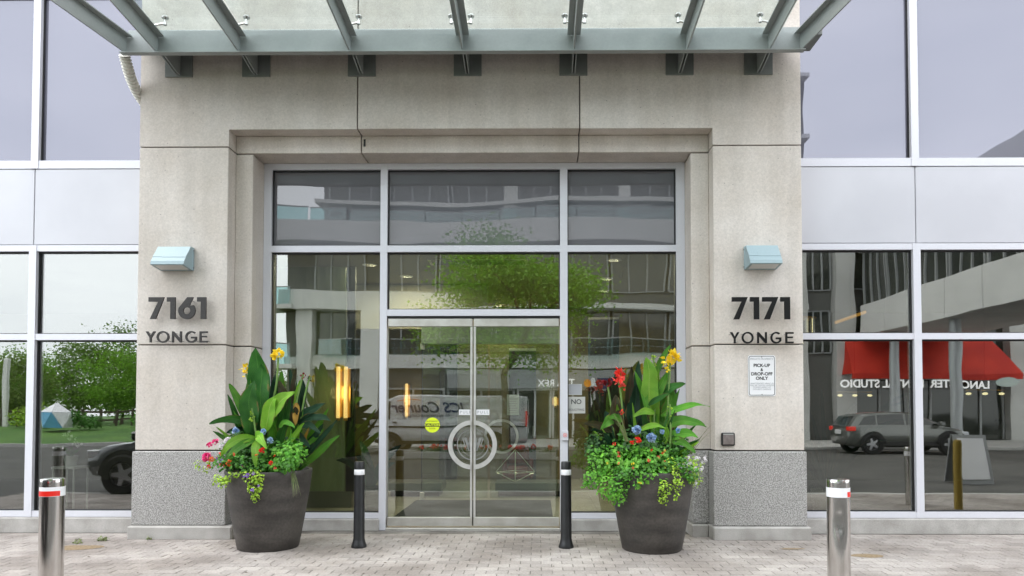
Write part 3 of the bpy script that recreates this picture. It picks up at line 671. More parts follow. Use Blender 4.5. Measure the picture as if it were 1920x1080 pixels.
# ------------------------------------------------------------------ street numbers: letters on pins, clear of the wall
def glyph(ch, w, h):
    if ch == '7': return [[(0, h), (w, h), (.46*w, 0), (.1*w, 0), (.62*w, .8*h), (0, .8*h)]]
    if ch == '1': return [[(0, h), (w, h), (w, 0), (.42*w, 0), (.42*w, .8*h), (0, .8*h)]]
    if ch == '6':
        r = w/2; c = (r, r*.98)
        o_ = arc(c[0], c[1], r, 40, -200, 40)
        return [[(.52*w, h), (.88*w, h), (.63*w, .6*h)]+o_, arc(c[0], c[1], .42*r, 0, 345, 22)]
    k = .155*h
    if ch == 'Y': return [[(0, h), (.24*w, h), (.5*w, .6*h), (.76*w, h), (w, h), (.5*w+k/2, .42*h), (.5*w+k/2, 0), (.5*w-k/2, 0), (.5*w-k/2, .42*h)]]
    if ch == 'O': 
        return [[(w/2+w/2*math.cos(R(a)), h/2+h*.53*math.sin(R(a))) for a in range(0, 360, 9)], [(w/2+(w/2-k*.95)*math.cos(R(a)), h/2+(h*.53-k*.95)*math.sin(R(a))) for a in range(0, 360, 9)]]
    if ch == 'N': return [[(0, 0), (0, h), (k*.9, h), (w-k, .36*h), (w-k, h), (w, h), (w, 0), (w-k*.9, 0), (k, .64*h), (k, 0)]]
    if ch == 'G':
        c = (w*.53, h/2); ro = w*.53; ho = h*.53
        E_ = lambda a, s: (c[0]+(ro-s)*math.cos(R(a)), c[1]+(ho-s)*math.sin(R(a)))
        out_ = [E_(a, 0) for a in range(48, 331, 6)]; inn = [E_(a, k*.95) for a in range(326, 47, -6)]
        return [out_+[(w, .2*h), (w, .52*h), (.5*w, .52*h), (.5*w, .36*h), (w-k*1.1, .36*h), (w-k*1.1, .27*h)]+inn]
    if ch == 'E': return [[(0, 0), (0, h), (w, h), (w, h-k*.95), (k, h-k*.95), (k, h*.6), (w*.9, h*.6), (w*.9, h*.6-k*.9), (k, h*.6-k*.9), (k, k*.95), (w, k*.95), (w, 0)]]
def number_sign(label, rows, m, x0):
    t = thing('street_number', label, 'sign', (x0, 8.2, 2.28))
    for ch, xa, xb, z0, z1 in rows:
        lt = ob('letter', outline_mesh('letter', glyph(ch, xb-xa, z1-z0), .022, m), t, (xa-x0, -.085, z0-2.28), FRONT)
        w_, h_ = xb-xa, z1-z0
        for px, pz in ((.2, .92), (.75, .08)) if ch in '71' else ((.15, .85), (.85, .15)):
            if ch == '7' and pz < .5: px = .3
            if ch == '6': px = (.7 if pz > .5 else .5)
            lx, lz = px*w_, pz*h_
            MB().tube([(lx, lz, -.012), (lx, lz, -.084)], .0045, 6).build('pin', 'pin', lt)
    return t
kL = .681/108; fL = lambda u: -4.602+(u-277)*kL
kR = .678/109; fR = lambda u: 2.269+(u-1373)*kR
rowsL = [(c, fL(a), fL(b), 2.582, 2.84) for c, a, b in (('7', 277.5, 307), ('1', 312, 328), ('6', 333.7, 365.7), ('1', 368.7, 385.7))]
rowsL += [(c, fL(a), fL(b), 2.305, 2.436) for c, a, b in (('Y', 273, 291.5), ('O', 293.7, 317), ('N', 322.5, 340.5), ('G', 347.5, 368.7), ('E', 374, 389))]
rowsR = [(c, fR(a), fR(b), 2.571, 2.832) for c, a, b in (('7', 1372.8, 1402.5), ('1', 1407, 1424), ('7', 1430, 1460), ('1', 1464, 1482))]
rowsR += [(c, fR(a), fR(b), 2.29, 2.42) for c, a, b in (('Y', 1369, 1386.5), ('O', 1391, 1413), ('N', 1420, 1438), ('G', 1445, 1465), ('E', 1473, 1488))]
number_sign('dark grey raised street number reading 7161 on the left pier', rowsL, 'grey_letter', -4.26)
number_sign('black raised street number reading 7171 on the right pier', rowsR, 'dark_letter', 2.6)

# ------------------------------------------------------------------ parking sign, call button, door button, door notices
def rrect(w_, h_, r_, n=6):
    o_ = []
    for cx, cy, a in ((w_/2-r_, h_/2-r_, 0), (-w_/2+r_, h_/2-r_, 90), (-w_/2+r_, -h_/2+r_, 180), (w_/2-r_, -h_/2+r_, 270)): o_ += arc(cx, cy, r_, a, a+90, n)
    return o_
t = thing('parking_sign', 'white metal sign reading PICK-UP & DROP-OFF ONLY on right pier', 'sign', (2.636, 8.2, 1.672))
ob('plate', outline_mesh('plate', [rrect(.325, .485, .03)], .004, 'sign_white'), t, (0, -.005, .2425), FRONT)
ob('border', outline_mesh('border', [rrect(.305, .465, .025), rrect(.293, .453, .02)], .001, 'sign_black'), t, (0, -.0078, .2425), FRONT)
for s_, z_, sz, m_, b_ in (('PRIVATE PROPERTY', .438, .031, 'sign_grey', 0), ('PICK-UP', .362, .053, 'sign_black', .0016), ('&', .312, .045, 'sign_black', .0016), ('DROP-OFF', .262, .053, 'sign_black', .0016),
                       ('ONLY', .21, .053, 'sign_black', .0016), ('UNATTENDED VEHICLES', .15, .025, 'sign_grey', 0), ('WILL BE TAGGED AND/OR', .127, .0235, 'sign_grey', 0), ('TOWED AWAY AT', .104, .025, 'sign_grey', 0), ("OWNER'S EXPENSE", .081, .025, 'sign_grey', 0)):
    text('lettering', s_, sz, m_, (0, -.0078, z_), parent=t, bold=b_)
for z_ in (.462, .022): MB().lathe([(0, .004), (.006, .003), (.006, 0)], 0, -.0072, 10, 'Y', z_).build('bolt', 'pin', t)
t = thing('call_button', 'small square dark call button on the right pier above granite', 'button', (2.228, 8.2, 1.088))
MB().box(-.08, .08, -.04, -.001, 0, .156, .012).build('housing', 'black_plastic', t); MB().box(-.063, .063, -.046, -.039, .017, .128, .004).build('push_plate', 'button_brown', t)
MB().box(-.06, .06, -.044, -.0395, .132, .142, .001).build('label_strip', 'paper', t)
t = thing('door_button', 'small metal push button box on the mullion right of the doors', 'button', (.335, 8.736, 1.126))
MB().box(-.04, .04, -.03, -.001, 0, .125, .005).build('box', 'aluminium', t); MB().lathe([(0, .004), (.02, .004), (.022, 0)], 0, -.0305, 18, 'Y', .07).build('button', 'sign_white', t)
ob('ring_mark', outline_mesh('ring_mark', [arc(0, 0, .024, 0, 350, 24), arc(0, 0, .019, 0, 350, 24)], .001, 'red_tape'), t, (0, -.035, .07), FRONT); MB().box(-.008, .008, -.0358, -.0345, .062, .078).build('symbol', 'red_tape', t)
t = thing('caution_sticker', 'round yellow CAUTION automatic door sticker on left door glass', 'sticker', (-1.34, 8.762, 1.32))
ob('disc', outline_mesh('disc', [arc(0, 0, .095, 0, 355, 48)], .001, 'caution_yellow'), t, (0, 0, 0), FRONT)
MB().box(-.093, .093, -.0018, -.0006, -.021, .021).build('band', 'sign_black', t)
text('lettering', 'CAUTION', .042, 'caution_yellow', (0, -.0028, 0), parent=t, bold=.001); text('lettering', 'AUTOMATIC', .026, 'sign_black', (0, -.0012, .046), parent=t); text('lettering', 'DOOR', .026, 'sign_black', (0, -.0012, -.044), parent=t)
t = thing('no_soliciting_notice', 'pale NO SOLICITING notice on the glass right of the doors', 'notice', (.476, 8.795, 1.468))
MB().box(-.1, .118, -.001, .003, 0, .21).build('sheet', 'paper', t); text('lettering', 'NO', .085, 'sign_black', (.005, -.0018, .145), parent=t, bold=.001); text('lettering', 'SOLICITING', .037, 'sign_black', (.008, -.0018, .045), parent=t)
t = thing('framed_notice', 'small framed grey notice on glass above NO SOLICITING sheet', 'notice', (.468, 8.795, 1.70))
MB().box(-.085, .085, -.001, .003, 0, .14).build('sheet', 'sign_grey', t)
fm = MB()
for q in ((-.085, .085, .134, .14), (-.085, .085, 0, .006), (-.085, -.079, .006, .134), (.079, .085, .006, .134)): fm.box(q[0], q[1], -.0035, -.0012, q[2], q[3])
fm.build('frame', 'paper', t)
t = thing('door_notice', 'pale green paper notice with lines on inner glass door', 'notice', (-.42, 11.49, 1.43))
MB().box(-.1, .1, -.004, 0, 0, .34).build('sheet', 'paper_green', t)
for i in range(8): MB().box(-.08+(.01 if i % 3 else 0), .075-(.02 if i % 2 else 0), -.0055, -.0042, .03+.038*i, .045+.038*i).build('text_line', 'sign_grey', t)

# ------------------------------------------------------------------ bollards
def steel_bollard(x, y_, label, red, dent=False):
    t = thing('steel_bollard', label, 'bollard', (x, y_, 0), group='stainless steel bollards along the drive')
    m = MB(); seg = 40; zs = [0]+[.08*i for i in range(1, 12)]+[.905, .914]; rr = .094
    for i, z_ in enumerate(zs):
        for k in range(seg):
            a = 2*math.pi*k/seg; r_ = rr*(.97 if i == len(zs)-1 else 1)
            if dent:
                d = math.exp(-((z_-.56)/.09)**2-((math.atan2(math.sin(a+R(105)), math.cos(a+R(105))))/.55)**2); r_ -= .026*d
            m.v.append((r_*math.cos(a), r_*math.sin(a), z_))
    n = len(zs)
    for i in range(n-1):
        for k in range(seg): m.f.append((i*seg+k, i*seg+(k+1) % seg, (i+1)*seg+(k+1) % seg, (i+1)*seg+k))
    m.f.append(tuple((n-1)*seg+k for k in range(seg)))
    m.build('tube', 'stainless', t, 40)
    MB().lathe([(rr+.0012, .765 if red else .775), (rr+.0016, .765 if red else .775), (rr+.0016, .845), (rr+.0012, .845)], seg=seg).build('reflective_tape', 'white_tape', t, 40)
    def seg_tape(a0, a1, z0, z1):
        s_ = MB(); n_ = 14
        for i in range(n_):
            b0, b1 = R(a0+(a1-a0)*i/n_), R(a0+(a1-a0)*(i+1)/n_); q = rr+.0026
            s_.add([(q*math.cos(b0), q*math.sin(b0), z0), (q*math.cos(b1), q*math.sin(b1), z0), (q*math.cos(b1), q*math.sin(b1), z1), (q*math.cos(b0), q*math.sin(b0), z1)], [(0, 1, 2, 3)])
        s_.build('red_tape', 'red_tape', t, 40)
    if red == 'wide': seg_tape(195, 340, .768, .812)
    elif red == 'small': seg_tape(295, 345, .768, .812)
    return t
steel_bollard(-4.215, 6.0, 'steel bollard with wide red tape band near the left window', 'wide')
steel_bollard(2.575, 6.0, 'dented steel bollard with small red tape square, before right pier', 'small', True)
steel_bollard(-7.8, 6.0, 'steel bollard reflected beside the dark car in left window', None)
steel_bollard(6.0, 6.0, 'steel bollard reflected left of the mullion in right window', None)
steel_bollard(8.75, 5.0, 'steel bollard reflected at the far right edge of right window', None)
for x, lb in ((-1.975, 'black rubber bollard with white band left of the entrance doors'), (.305, 'black rubber bollard with white band right of the entrance doors')):
    t = thing('black_bollard', lb, 'bollard', (x, 7.66, 0), group='black bollards before the doors')
    MB().lathe([(.082, .0), (.085, .012), (.074, .045), (.066, .075), (.061, .1), (.056, .86), (.055, .93), (.05, .941), (0, .943)], seg=28).build('post', 'black_rubber', t, 40)
    MB().lathe([(.0568, .796), (.0574, .797), (.0572, .854), (.0566, .855)], seg=28).build('white_band', 'white_tape', t, 40)

# ------------------------------------------------------------------ planters
def planter(x, y_, label):
    t = thing('planter', label, 'planter', (x, y_, 0), group='charcoal planters by the doors')
    prof = [(.0, .0), (.31, .0), (.322, .012), (.35, .15), (.43, .62), (.452, .8), (.458, .845), (.452, .856), (.425, .856), (.418, .84), (.41, .74)]
    MB().lathe(prof, seg=56).build('pot', 'charcoal', t, 45)
    MB().lathe([(.413, .765), (.2, .8), (0, .81)], seg=40).build('soil', 'soil', t, 45)
    return t
PLX, PLY, PRX, PRY = -2.975, 7.66, 1.235, 7.6
planter(PLX, PLY, 'tapered charcoal planter left of the doors, yellow cannas in it')
planter(PRX, PRY, 'tapered charcoal planter right of the doors, red and yellow cannas in it')

def leaf(p0, p1, w_, bend=(0, 0, 0), m='leaf_mid', fold=.25, twist=0., name='leaf', parent=None, n=13, face=None):
    """One canna leaf: curved blade with midrib fold, from base p0 to tip p1."""
    p0, p1 = Vector(p0), Vector(p1); c = (p0+p1)/2+Vector(bend); mb = MB(); mb.uv = []
    view = Vector(face if face else (0.15, -1, .25)).normalized()
    rr = random.Random(str(p0)+str(p1)); ph = rr.uniform(0, 6)
    for i in range(n+1):
        t_ = i/n
        p = p0*(1-t_)**2+c*2*t_*(1-t_)+p1*t_*t_; d = ((c-p0)*(1-t_)+(p1-c)*t_).normalized()
        side = d.cross(view); side = side.normalized() if side.length > 1e-4 else Vector((1, 0, 0))
        nn = side.cross(d).normalized()
        tw = twist*t_; side, nn = side*math.cos(tw)+nn*math.sin(tw), nn*math.cos(tw)-side*math.sin(tw)
        ww = w_*(math.sin(math.pi*min(1, t_*.93+.03)**.78)**.85)*(1 if t_ < .97 else .2)+.004
        for u in (-1, -.5, 0, .5, 1):
            q = p+side*u*ww*.5+nn*(fold*abs(u)*ww*.5)+nn*.11*w_*math.sin(11*t_+ph+2.2*u)*abs(u)+side*.05*w_*math.sin(8*t_+ph*2)
            mb.v.append(tuple(q)); mb.uv.append((u*.5+.5, t_))
    for i in range(n):
        for k in range(4): a = i*5+k; mb.f.append((a, a+1, a+6, a+5))
    return mb.build(name, m, parent, 180)
def petals(mb, c, r_, n, rnd, flat=.6, long=1.5):
    for _ in range(n):
        d = Vector((rnd.gauss(0, 1), rnd.gauss(0, 1)-.3, rnd.gauss(0, 1)*flat+.3)).normalized(); o_ = Vector(c)+d*r_*rnd.uniform(.15, .6)
        a = d.orthogonal().normalized(); a = (a*math.cos(rnd.uniform(0, 6))+d.cross(a)*math.sin(rnd.uniform(0, 6))).normalized(); b = d.cross(a)
        L_ = r_*rnd.uniform(.6, 1.1)*long*.6; W_ = r_*rnd.uniform(.32, .6)
        q = b*rnd.uniform(-.3, .3)*r_
        mb.add([o_-a*W_*.3, o_+d*L_*.5-a*W_+q*.3, o_+d*L_+q, o_+d*L_*.5+a*W_+q*.3], [(0, 1, 2, 3)])
def tuft(mb, c, rx, ry, rz, n, s, rnd, up=.5):
    """small leaves spread through a rounded volume"""
    for _ in range(n):
        while True:
            q = Vector((rnd.uniform(-1, 1), rnd.uniform(-1, 1), rnd.uniform(-1, 1)))
            if .25 < q.length < 1: break
        p = Vector(c)+Vector((q.x*rx, q.y*ry, q.z*rz)); d = (q+Vector((rnd.uniform(-.6, .6), rnd.uniform(-.9, .3), up+rnd.uniform(-.4, .4)))).normalized()
        a = d.orthogonal().normalized(); th = rnd.uniform(0, 6.3); a = a*math.cos(th)+d.cross(a)*math.sin(th); b = a.cross(d)
        k = s*rnd.uniform(.6, 1.25)
        mb.add([p, p+a*k*.5+b*k*.42, p+a*k+d*k*.15, p+a*k*.5-b*k*.42], [(0, 1, 2, 3)])
S_ = 171.
def canna(label, px, py, pz0, leaves, stems=(), flowers=(), seeds=1):
    """leaves etc. in planter-relative metres"""
    t = thing('canna_plant', label, 'plant', (px, py, .8))
    for lf in leaves:
        (x0, y0, z0, x1, y1, z1, w_, bend, m, tw) = lf
        leaf((x0, y0, z0-.8), (x1, y1, z1-.8), w_*.9, bend, m, twist=tw, parent=t)
    rl = random.Random(seeds*31)
    for k in range(34):      # smaller leaves that fill the plant
        lf = leaves[k % len(leaves)]; b0 = Vector((lf[0]*.8+rl.uniform(-.05, .05), rl.uniform(-.05, .18), .02)); tip = Vector((lf[3]*rl.uniform(.6, 1.05)+rl.uniform(-.13, .13), lf[4]+rl.uniform(-.04, .2), (lf[5]-.8)*rl.uniform(.55, 1.0)))
        leaf(b0, tip, lf[6]*rl.uniform(.45, .85), (rl.uniform(-.04, .04), 0, .05), rl.choice(['leaf_deep', 'leaf_mid', 'leaf_light', 'leaf_dark', lf[8]]), twist=rl.uniform(-.7, .7), parent=t)
    for st in stems: MB().tube(smooth_path([Vector((p[0], p[1], p[2]-.8)) for p in st], 5), .011, 7).build('stem', 'stem', t, 60)
    rnd = random.Random(seeds)
    for (x, y_, z, r_, m, n) in flowers:
        mb = MB(); petals(mb, (x, y_, z-.8), r_, n, rnd, 1.0, 1.7); mb.build('flower', m, t)
    return t
def U(u, cx): return (u-cx)/S_
def V(v): return 1.5+(770-v)/S_
cL = 503; cR = 1222
def LF(cx, u0, v0, u1, v1, wpx, y0=0, y1=-.05, bend=(0, 0, 0), m='leaf_mid', tw=0.): return (U(u0, cx), y0, V(v0), U(u1, cx), y1, V(v1), wpx/S_, bend, m, tw)
canna('tall yellow-flowered canna with broad deep green leaves, left planter', PLX, PLY, 0, [
    LF(cL, 483, 800, 479, 650, 50, .0, -.03, (-.02, .05, .03), 'leaf_deep'), LF(cL, 488, 805, 492, 682, 42, -.06, -.1, (.03, -.02, 0), 'leaf_deep', .2),
    LF(cL, 475, 810, 486, 715, 38, -.12, -.2, (-.05, -.03, .02), 'leaf_deep', -.2), LF(cL, 470, 800, 433, 719, 22, -.05, -.1, (.03, 0, .02), 'leaf_mid', .4),
    LF(cL, 505, 810, 528, 742, 27, -.14, -.2, (-.03, -.05, .05), 'leaf_light'), LF(cL, 508, 785, 567, 734, 30, -.1, -.28, (-.02, -.05, .05), 'leaf_light', .35),
    LF(cL, 478, 800, 404, 794, 17, -.02, -.2, (.0, -.05, .14), 'leaf_deep', .9), LF(cL, 492, 822, 441, 852, 18, -.2, -.4, (-.01, -.08, .16), 'leaf_light', .4),
    LF(cL, 492, 822, 446, 870, 15, -.2, -.45, (.03, -.06, .12), 'leaf_mid', .2), LF(cL, 490, 820, 527, 838, 18, -.2, -.44, (.02, -.1, .14), 'leaf_light', -.3),
    LF(cL, 500, 822, 508, 872, 16, -.24, -.42, (0, -.12, .1), 'leaf_light'), LF(cL, 476, 800, 458, 740, 26, .1, .08, (0, 0, 0), 'leaf_deep'),
    LF(cL, 515, 760, 524, 694, 17, .05, .02, (.02, 0, 0), 'leaf_mid'), LF(cL, 470, 812, 430, 812, 14, .0, -.12, (0, 0, .08), 'leaf_dark', .6)],
    [[(U(495, cL), 0, .8), (U(505, cL), -.03, V(780)), (U(517, cL), -.03, V(720)), (U(520, cL), -.03, V(668))], [(U(480, cL), .02, .8), (U(470, cL), .02, V(760)), (U(457, cL), 0, V(700))],
     [(U(492, cL), -.1, .8), (U(488, cL), -.16, V(810)), (U(481, cL), -.17, V(765))]],
    [(U(521, cL), -.03, V(663), .062, 'petal_yellow', 26), (U(516, cL), -.05, V(668), .04, 'petal_yellow', 12), (U(454, cL), 0, V(690), .05, 'petal_yellow', 18), (U(457, cL), -.02, V(700), .035, 'petal_yellow', 8), (U(481, cL), -.17, V(775), .03, 'foliage_lime', 14), (U(482, cL), -.17, V(785), .03, 'foliage_lime', 12)], 2)
canna('dark bronze-leaved canna with drooping grey leaves, left planter by glass', PLX, PLY, 0, [
    LF(cL, 538, 790, 521, 712, 24, .02, .0, (0, 0, 0), 'leaf_bronze'), LF(cL, 540, 770, 553, 688, 10, .05, .0, (-.02, 0, .05), 'leaf_bronze'), LF(cL, 545, 770, 535, 690, 14, .1, .1, (0, 0, 0), 'leaf_dark'),
    LF(cL, 552, 800, 560, 762, 15, -.1, -.15, (.03, 0, .05), 'leaf_bronze'), LF(cL, 559, 755, 559, 797, 13, -.1, -.14, (.02, -.02, 0), 'leaf_dry'), LF(cL, 550, 790, 607, 757, 19, .1, .05, (.0, 0, .06), 'leaf_dark', .5),
    LF(cL, 555, 795, 621, 792, 19, .08, -.02, (0, 0, .14), 'leaf_dark', .6), LF(cL, 555, 800, 604, 813, 16, .05, -.1, (0, 0, .1), 'leaf_dark', .6), LF(cL, 530, 800, 569, 802, 13, -.15, -.3, (0, 0, .1), 'leaf_mid', .8),
    LF(cL, 548, 770, 557, 710, 20, .15, .15, (0, 0, 0), 'leaf_dark'), LF(cL, 535, 800, 548, 755, 26, .0, -.05, (0, 0, 0), 'leaf_dark'), LF(cL, 545, 815, 585, 840, 18, .02, -.1, (0, 0, .06), 'leaf_dark', .3)],
    [[(U(535, cL), .05, .8), (U(545, cL), .06, V(780)), (U(563, cL), .05, V(700))], [(U(545, cL), .1, .8), (U(560, cL), .1, V(760)), (U(573, cL), .1, V(705))]],
    [(U(563, cL), .05, V(703), .03, 'petal_deepred', 10), (U(572, cL), .1, V(708), .028, 'leaf_bronze', 9)], 3)
canna('canna with one big light green upright leaf and yellow bloom, right planter', PRX, PRY, 0, [
    LF(cR, 1219, 770, 1211, 670, 37, -.05, -.1, (.02, -.02, 0), 'leaf_light'), LF(cR, 1215, 775, 1189, 695, 14, -.08, -.1, (.02, 0, 0), 'leaf_mid'), LF(cR, 1228, 720, 1259, 647, 13, 0, -.02, (-.04, 0, .07), 'leaf_mid', .3),
    LF(cR, 1228, 755, 1250, 700, 20, -.02, -.06, (-.02, 0, .02), 'leaf_mid'), LF(cR, 1240, 780, 1326, 762, 16, -.02, -.15, (0, 0, .1), 'leaf_mid', 1.0), LF(cR, 1235, 745, 1283, 720, 19, .0, -.1, (.0, 0, .06), 'leaf_deep', .5),
    LF(cR, 1245, 800, 1314, 800, 23, -.05, -.25, (.02, 0, .13), 'leaf_mid', .5), LF(cR, 1245, 820, 1300, 818, 22, -.1, -.25, (0, 0, .08), 'leaf_mid', .3), LF(cR, 1248, 825, 1292, 846, 19, -.12, -.3, (0, 0, .1), 'leaf_mid', .3),
    LF(cR, 1245, 790, 1262, 730, 27, .02, .0, (.03, 0, 0), 'leaf_mid'), LF(cR, 1225, 775, 1183, 780, 14, -.1, -.25, (0, 0, .08), 'leaf_light', .5), LF(cR, 1195, 805, 1240, 801, 12, -.2, -.3, (0, 0, .07), 'leaf_light', .5),
    LF(cR, 1215, 760, 1250, 740, 12, -.1, -.22, (0, 0, .04), 'leaf_deep', .6), LF(cR, 1230, 790, 1237, 745, 20, .08, .05, (0, 0, 0), 'leaf_deep'), LF(cR, 1243, 830, 1246, 795, 12, -.15, -.18, (0, 0, 0), 'leaf_light')],
    [[(U(1235, cR), 0, .8), (U(1250, cR), -.03, V(780)), (U(1257, cR), -.03, V(680))], [(U(1225, cR), 0, .8), (U(1228, cR), 0, V(760)), (U(1227, cR), 0, V(668))], [(U(1245, cR), -.15, .8), (U(1252, cR), -.18, V(820)), (U(1251, cR), -.18, V(758))]],
    [(U(1262, cR), -.03, V(671), .075, 'petal_yellow', 34), (U(1248, cR), -.04, V(676), .05, 'petal_yellow', 16), (U(1250, cR), -.05, V(694), .035, 'petal_yellow', 10), (U(1226, cR), 0, V(670), .03, 'foliage_lime', 14), (U(1229, cR), 0, V(685), .025, 'foliage_lime', 10),
     (U(1251, cR), -.18, V(765), .024, 'foliage_lime', 12), (U(1252, cR), -.18, V(782), .022, 'foliage_lime', 10)], 4)
canna('bronze-leaved canna with red bloom, left side of right planter', PRX, PRY, 0, [
    LF(cR, 1158, 810, 1152, 741, 28, -.12, -.18, (-.02, 0, 0), 'leaf_bronze'), LF(cR, 1180, 800, 1186, 686, 20, .05, .05, (0, 0, 0), 'leaf_bronze'), LF(cR, 1190, 780, 1203, 675, 22, .12, .1, (0, 0, 0), 'leaf_dark'),
    LF(cR, 1185, 805, 1196, 720, 34, .02, .0, (0, 0, 0), 'leaf_dark'), LF(cR, 1160, 790, 1123, 804, 22, -.1, -.25, (0, 0, .12), 'leaf_mid', .4), LF(cR, 1150, 810, 1095, 794, 16, .0, -.1, (0, 0, .06), 'leaf_bronze', .4),
    LF(cR, 1165, 790, 1135, 783, 12, -.15, -.25, (.02, 0, .06), 'leaf_mid', .4), LF(cR, 1150, 815, 1108, 806, 15, .05, -.05, (0, 0, .08), 'leaf_dark', .6), LF(cR, 1155, 830, 1118, 840, 20, .0, -.1, (0, 0, .08), 'leaf_dark', .4),
    LF(cR, 1175, 800, 1165, 745, 20, .05, .04, (0, 0, 0), 'leaf_dark'), LF(cR, 1150, 820, 1138, 770, 22, .1, .1, (0, 0, 0), 'leaf_dark')],
    [[(U(1170, cR), 0, .8), (U(1168, cR), -.04, V(780)), (U(1161, cR), -.05, V(715))], [(U(1160, cR), .05, .8), (U(1150, cR), .03, V(780)), (U(1141, cR), .02, V(722))]],
    [(U(1163, cR), -.05, V(700), .055, 'petal_red', 22), (U(1160, cR), -.07, V(716), .06, 'petal_coral', 24), (U(1167, cR), -.06, V(726), .04, 'petal_coral', 12), (U(1141, cR), .02, V(718), .05, 'petal_deepred', 22), (U(1131, cR), .02, V(718), .035, 'petal_deepred', 10), (U(1163, cR), -.2, V(772), .028, 'petal_red', 10)], 5)
def mound(name, label, px, py, blobs, m, flowers=(), seed=1, cat='plant'):
    """low plant: leafy mass in one mesh, each bloom its own part"""
    t = thing(name, label, cat, (px, py, .8)); rnd = random.Random(seed); mb = MB()
    for (x, y_, z, rx, ry, rz, n, s) in blobs: tuft(mb, (x, y_, z-.8), rx, ry, rz, n, s, rnd)
    mb.build('foliage', m, t)
    for (x, y_, z, r_, mm, n) in flowers:
        fb = MB(); petals(fb, (x, y_-.02, z-.8), r_*(.95 if mm == 'petal_blue' else 1.2), int(n*1.4), rnd, 1.0, .9); fb.build('flower', mm, t)
    return t
def B(cx, u, v, y_, ru, rv, ry, n, s): return (U(u, cx), y_, V(v), ru/S_, ry, rv/S_, n, s)
def FL(cx, u, v, y_, r_, m, n): return (U(u, cx), y_, V(v), r_, m, n)
mound('geranium', 'bright green geranium with two red blooms, right rim of left planter', PLX, PLY, [B(cL, 553, 852, -.2, 32, 26, .18, 330, .05), B(cL, 538, 872, -.3, 22, 14, .1, 140, .05)], 'foliage_bright', [FL(cL, 517, 840, -.38, .03, 'petal_red', 30), FL(cL, 535, 863, -.42, .024, 'petal_red', 24)], 11)
mound('flower_mix', 'dark leafy base of left planter with blue, white and pink blooms', PLX, PLY, [B(cL, 470, 860, -.2, 50, 26, .25, 420, .04), B(cL, 490, 830, .05, 60, 30, .2, 350, .05), B(cL, 450, 835, -.1, 32, 30, .2, 200, .045)], 'foliage_dark',
      [FL(cL, 462, 806, -.3, .042, 'petal_blue', 50), FL(cL, 513, 808, -.3, .04, 'petal_blue', 44), FL(cL, 527, 823, -.32, .04, 'petal_blue', 40), FL(cL, 450, 826, -.3, .045, 'petal_white', 50), FL(cL, 441, 834, -.32, .035, 'petal_white', 30),
       FL(cL, 424, 826, -.28, .032, 'petal_pink', 26), FL(cL, 415, 832, -.3, .03, 'petal_pink', 24), FL(cL, 415, 853, -.36, .045, 'petal_pink', 46), FL(cL, 426, 857, -.38, .03, 'petal_orange', 22), FL(cL, 461, 863, -.42, .035, 'petal_orange', 26), FL(cL, 419, 870, -.36, .022, 'petal_red', 14)], 12)
mound('trailing_plant', 'lime trailing plant with purple flowers over front of left planter', PLX, PLY, [B(cL, 506, 888, -.46, 20, 14, .05, 130, .032), B(cL, 508, 905, -.46, 15, 16, .035, 110, .032), B(cL, 509, 924, -.45, 8, 10, .03, 45, .03), B(cL, 443, 893, -.42, 20, 9, .05, 80, .032), B(cL, 450, 902, -.45, 8, 7, .03, 26, .03), B(cL, 405, 868, -.3, 22, 14, .06, 70, .03), B(cL, 475, 884, -.46, 22, 6, .04, 50, .03)], 'foliage_lime',
      [FL(cL, 500, 884, -.52, .022, 'petal_purple', 12), FL(cL, 512, 880, -.52, .02, 'petal_purple', 10), FL(cL, 508, 909, -.5, .022, 'petal_purple', 12), FL(cL, 519, 902, -.5, .014, 'petal_purple', 8), FL(cL, 494, 886, -.52, .014, 'petal_purple', 8), FL(cL, 412, 872, -.34, .018, 'petal_white', 8)], 13)
mound('geranium', 'dense green geranium mound with few red blooms, right planter front', PRX, PRY, [B(cR, 1205, 865, -.25, 52, 32, .22, 620, .05), B(cR, 1150, 860, -.15, 42, 32, .22, 380, .045), B(cR, 1200, 840, .0, 70, 25, .25, 380, .05), B(cR, 1215, 885, -.38, 30, 16, .1, 180, .05)], 'foliage_bright',
      [FL(cR, 1187, 822, -.38, .034, 'petal_red', 26), FL(cR, 1176, 826, -.38, .026, 'petal_red', 16), FL(cR, 1204, 857, -.46, .02, 'petal_coral', 14), FL(cR, 1147, 829, -.32, .022, 'petal_red', 12), FL(cR, 1234, 840, -.4, .014, 'petal_orange', 8)], 14)
mound('trailing_plant', 'lime green trailing foliage spilling over left of right planter', PRX, PRY, [B(cR, 1142, 905, -.36, 32, 24, .12, 330, .034), B(cR, 1150, 925, -.38, 18, 12, .06, 110, .03), B(cR, 1112, 890, -.2, 22, 22, .14, 180, .035), B(cR, 1128, 870, -.2, 26, 24, .14, 180, .035), B(cR, 1186, 898, -.46, 8, 8, .03, 36, .03), B(cR, 1100, 902, -.25, 12, 8, .06, 40, .03)], 'foliage_bright', [FL(cR, 1187, 896, -.5, .018, 'petal_yellow', 8)], 15)
mound('creeping_plant', 'chartreuse creeping stems hanging over front of right planter', PRX, PRY, [B(cR, 1233, 905, -.47, 14, 14, .04, 80, .028), B(cR, 1228, 925, -.46, 12, 10, .03, 50, .026), B(cR, 1256, 895, -.45, 12, 18, .04, 70, .028), B(cR, 1245, 870, -.4, 14, 18, .08, 80, .03), B(cR, 1252, 918, -.46, 6, 8, .03, 20, .026)], 'foliage_lime', [], 16)
rq = random.Random(9)
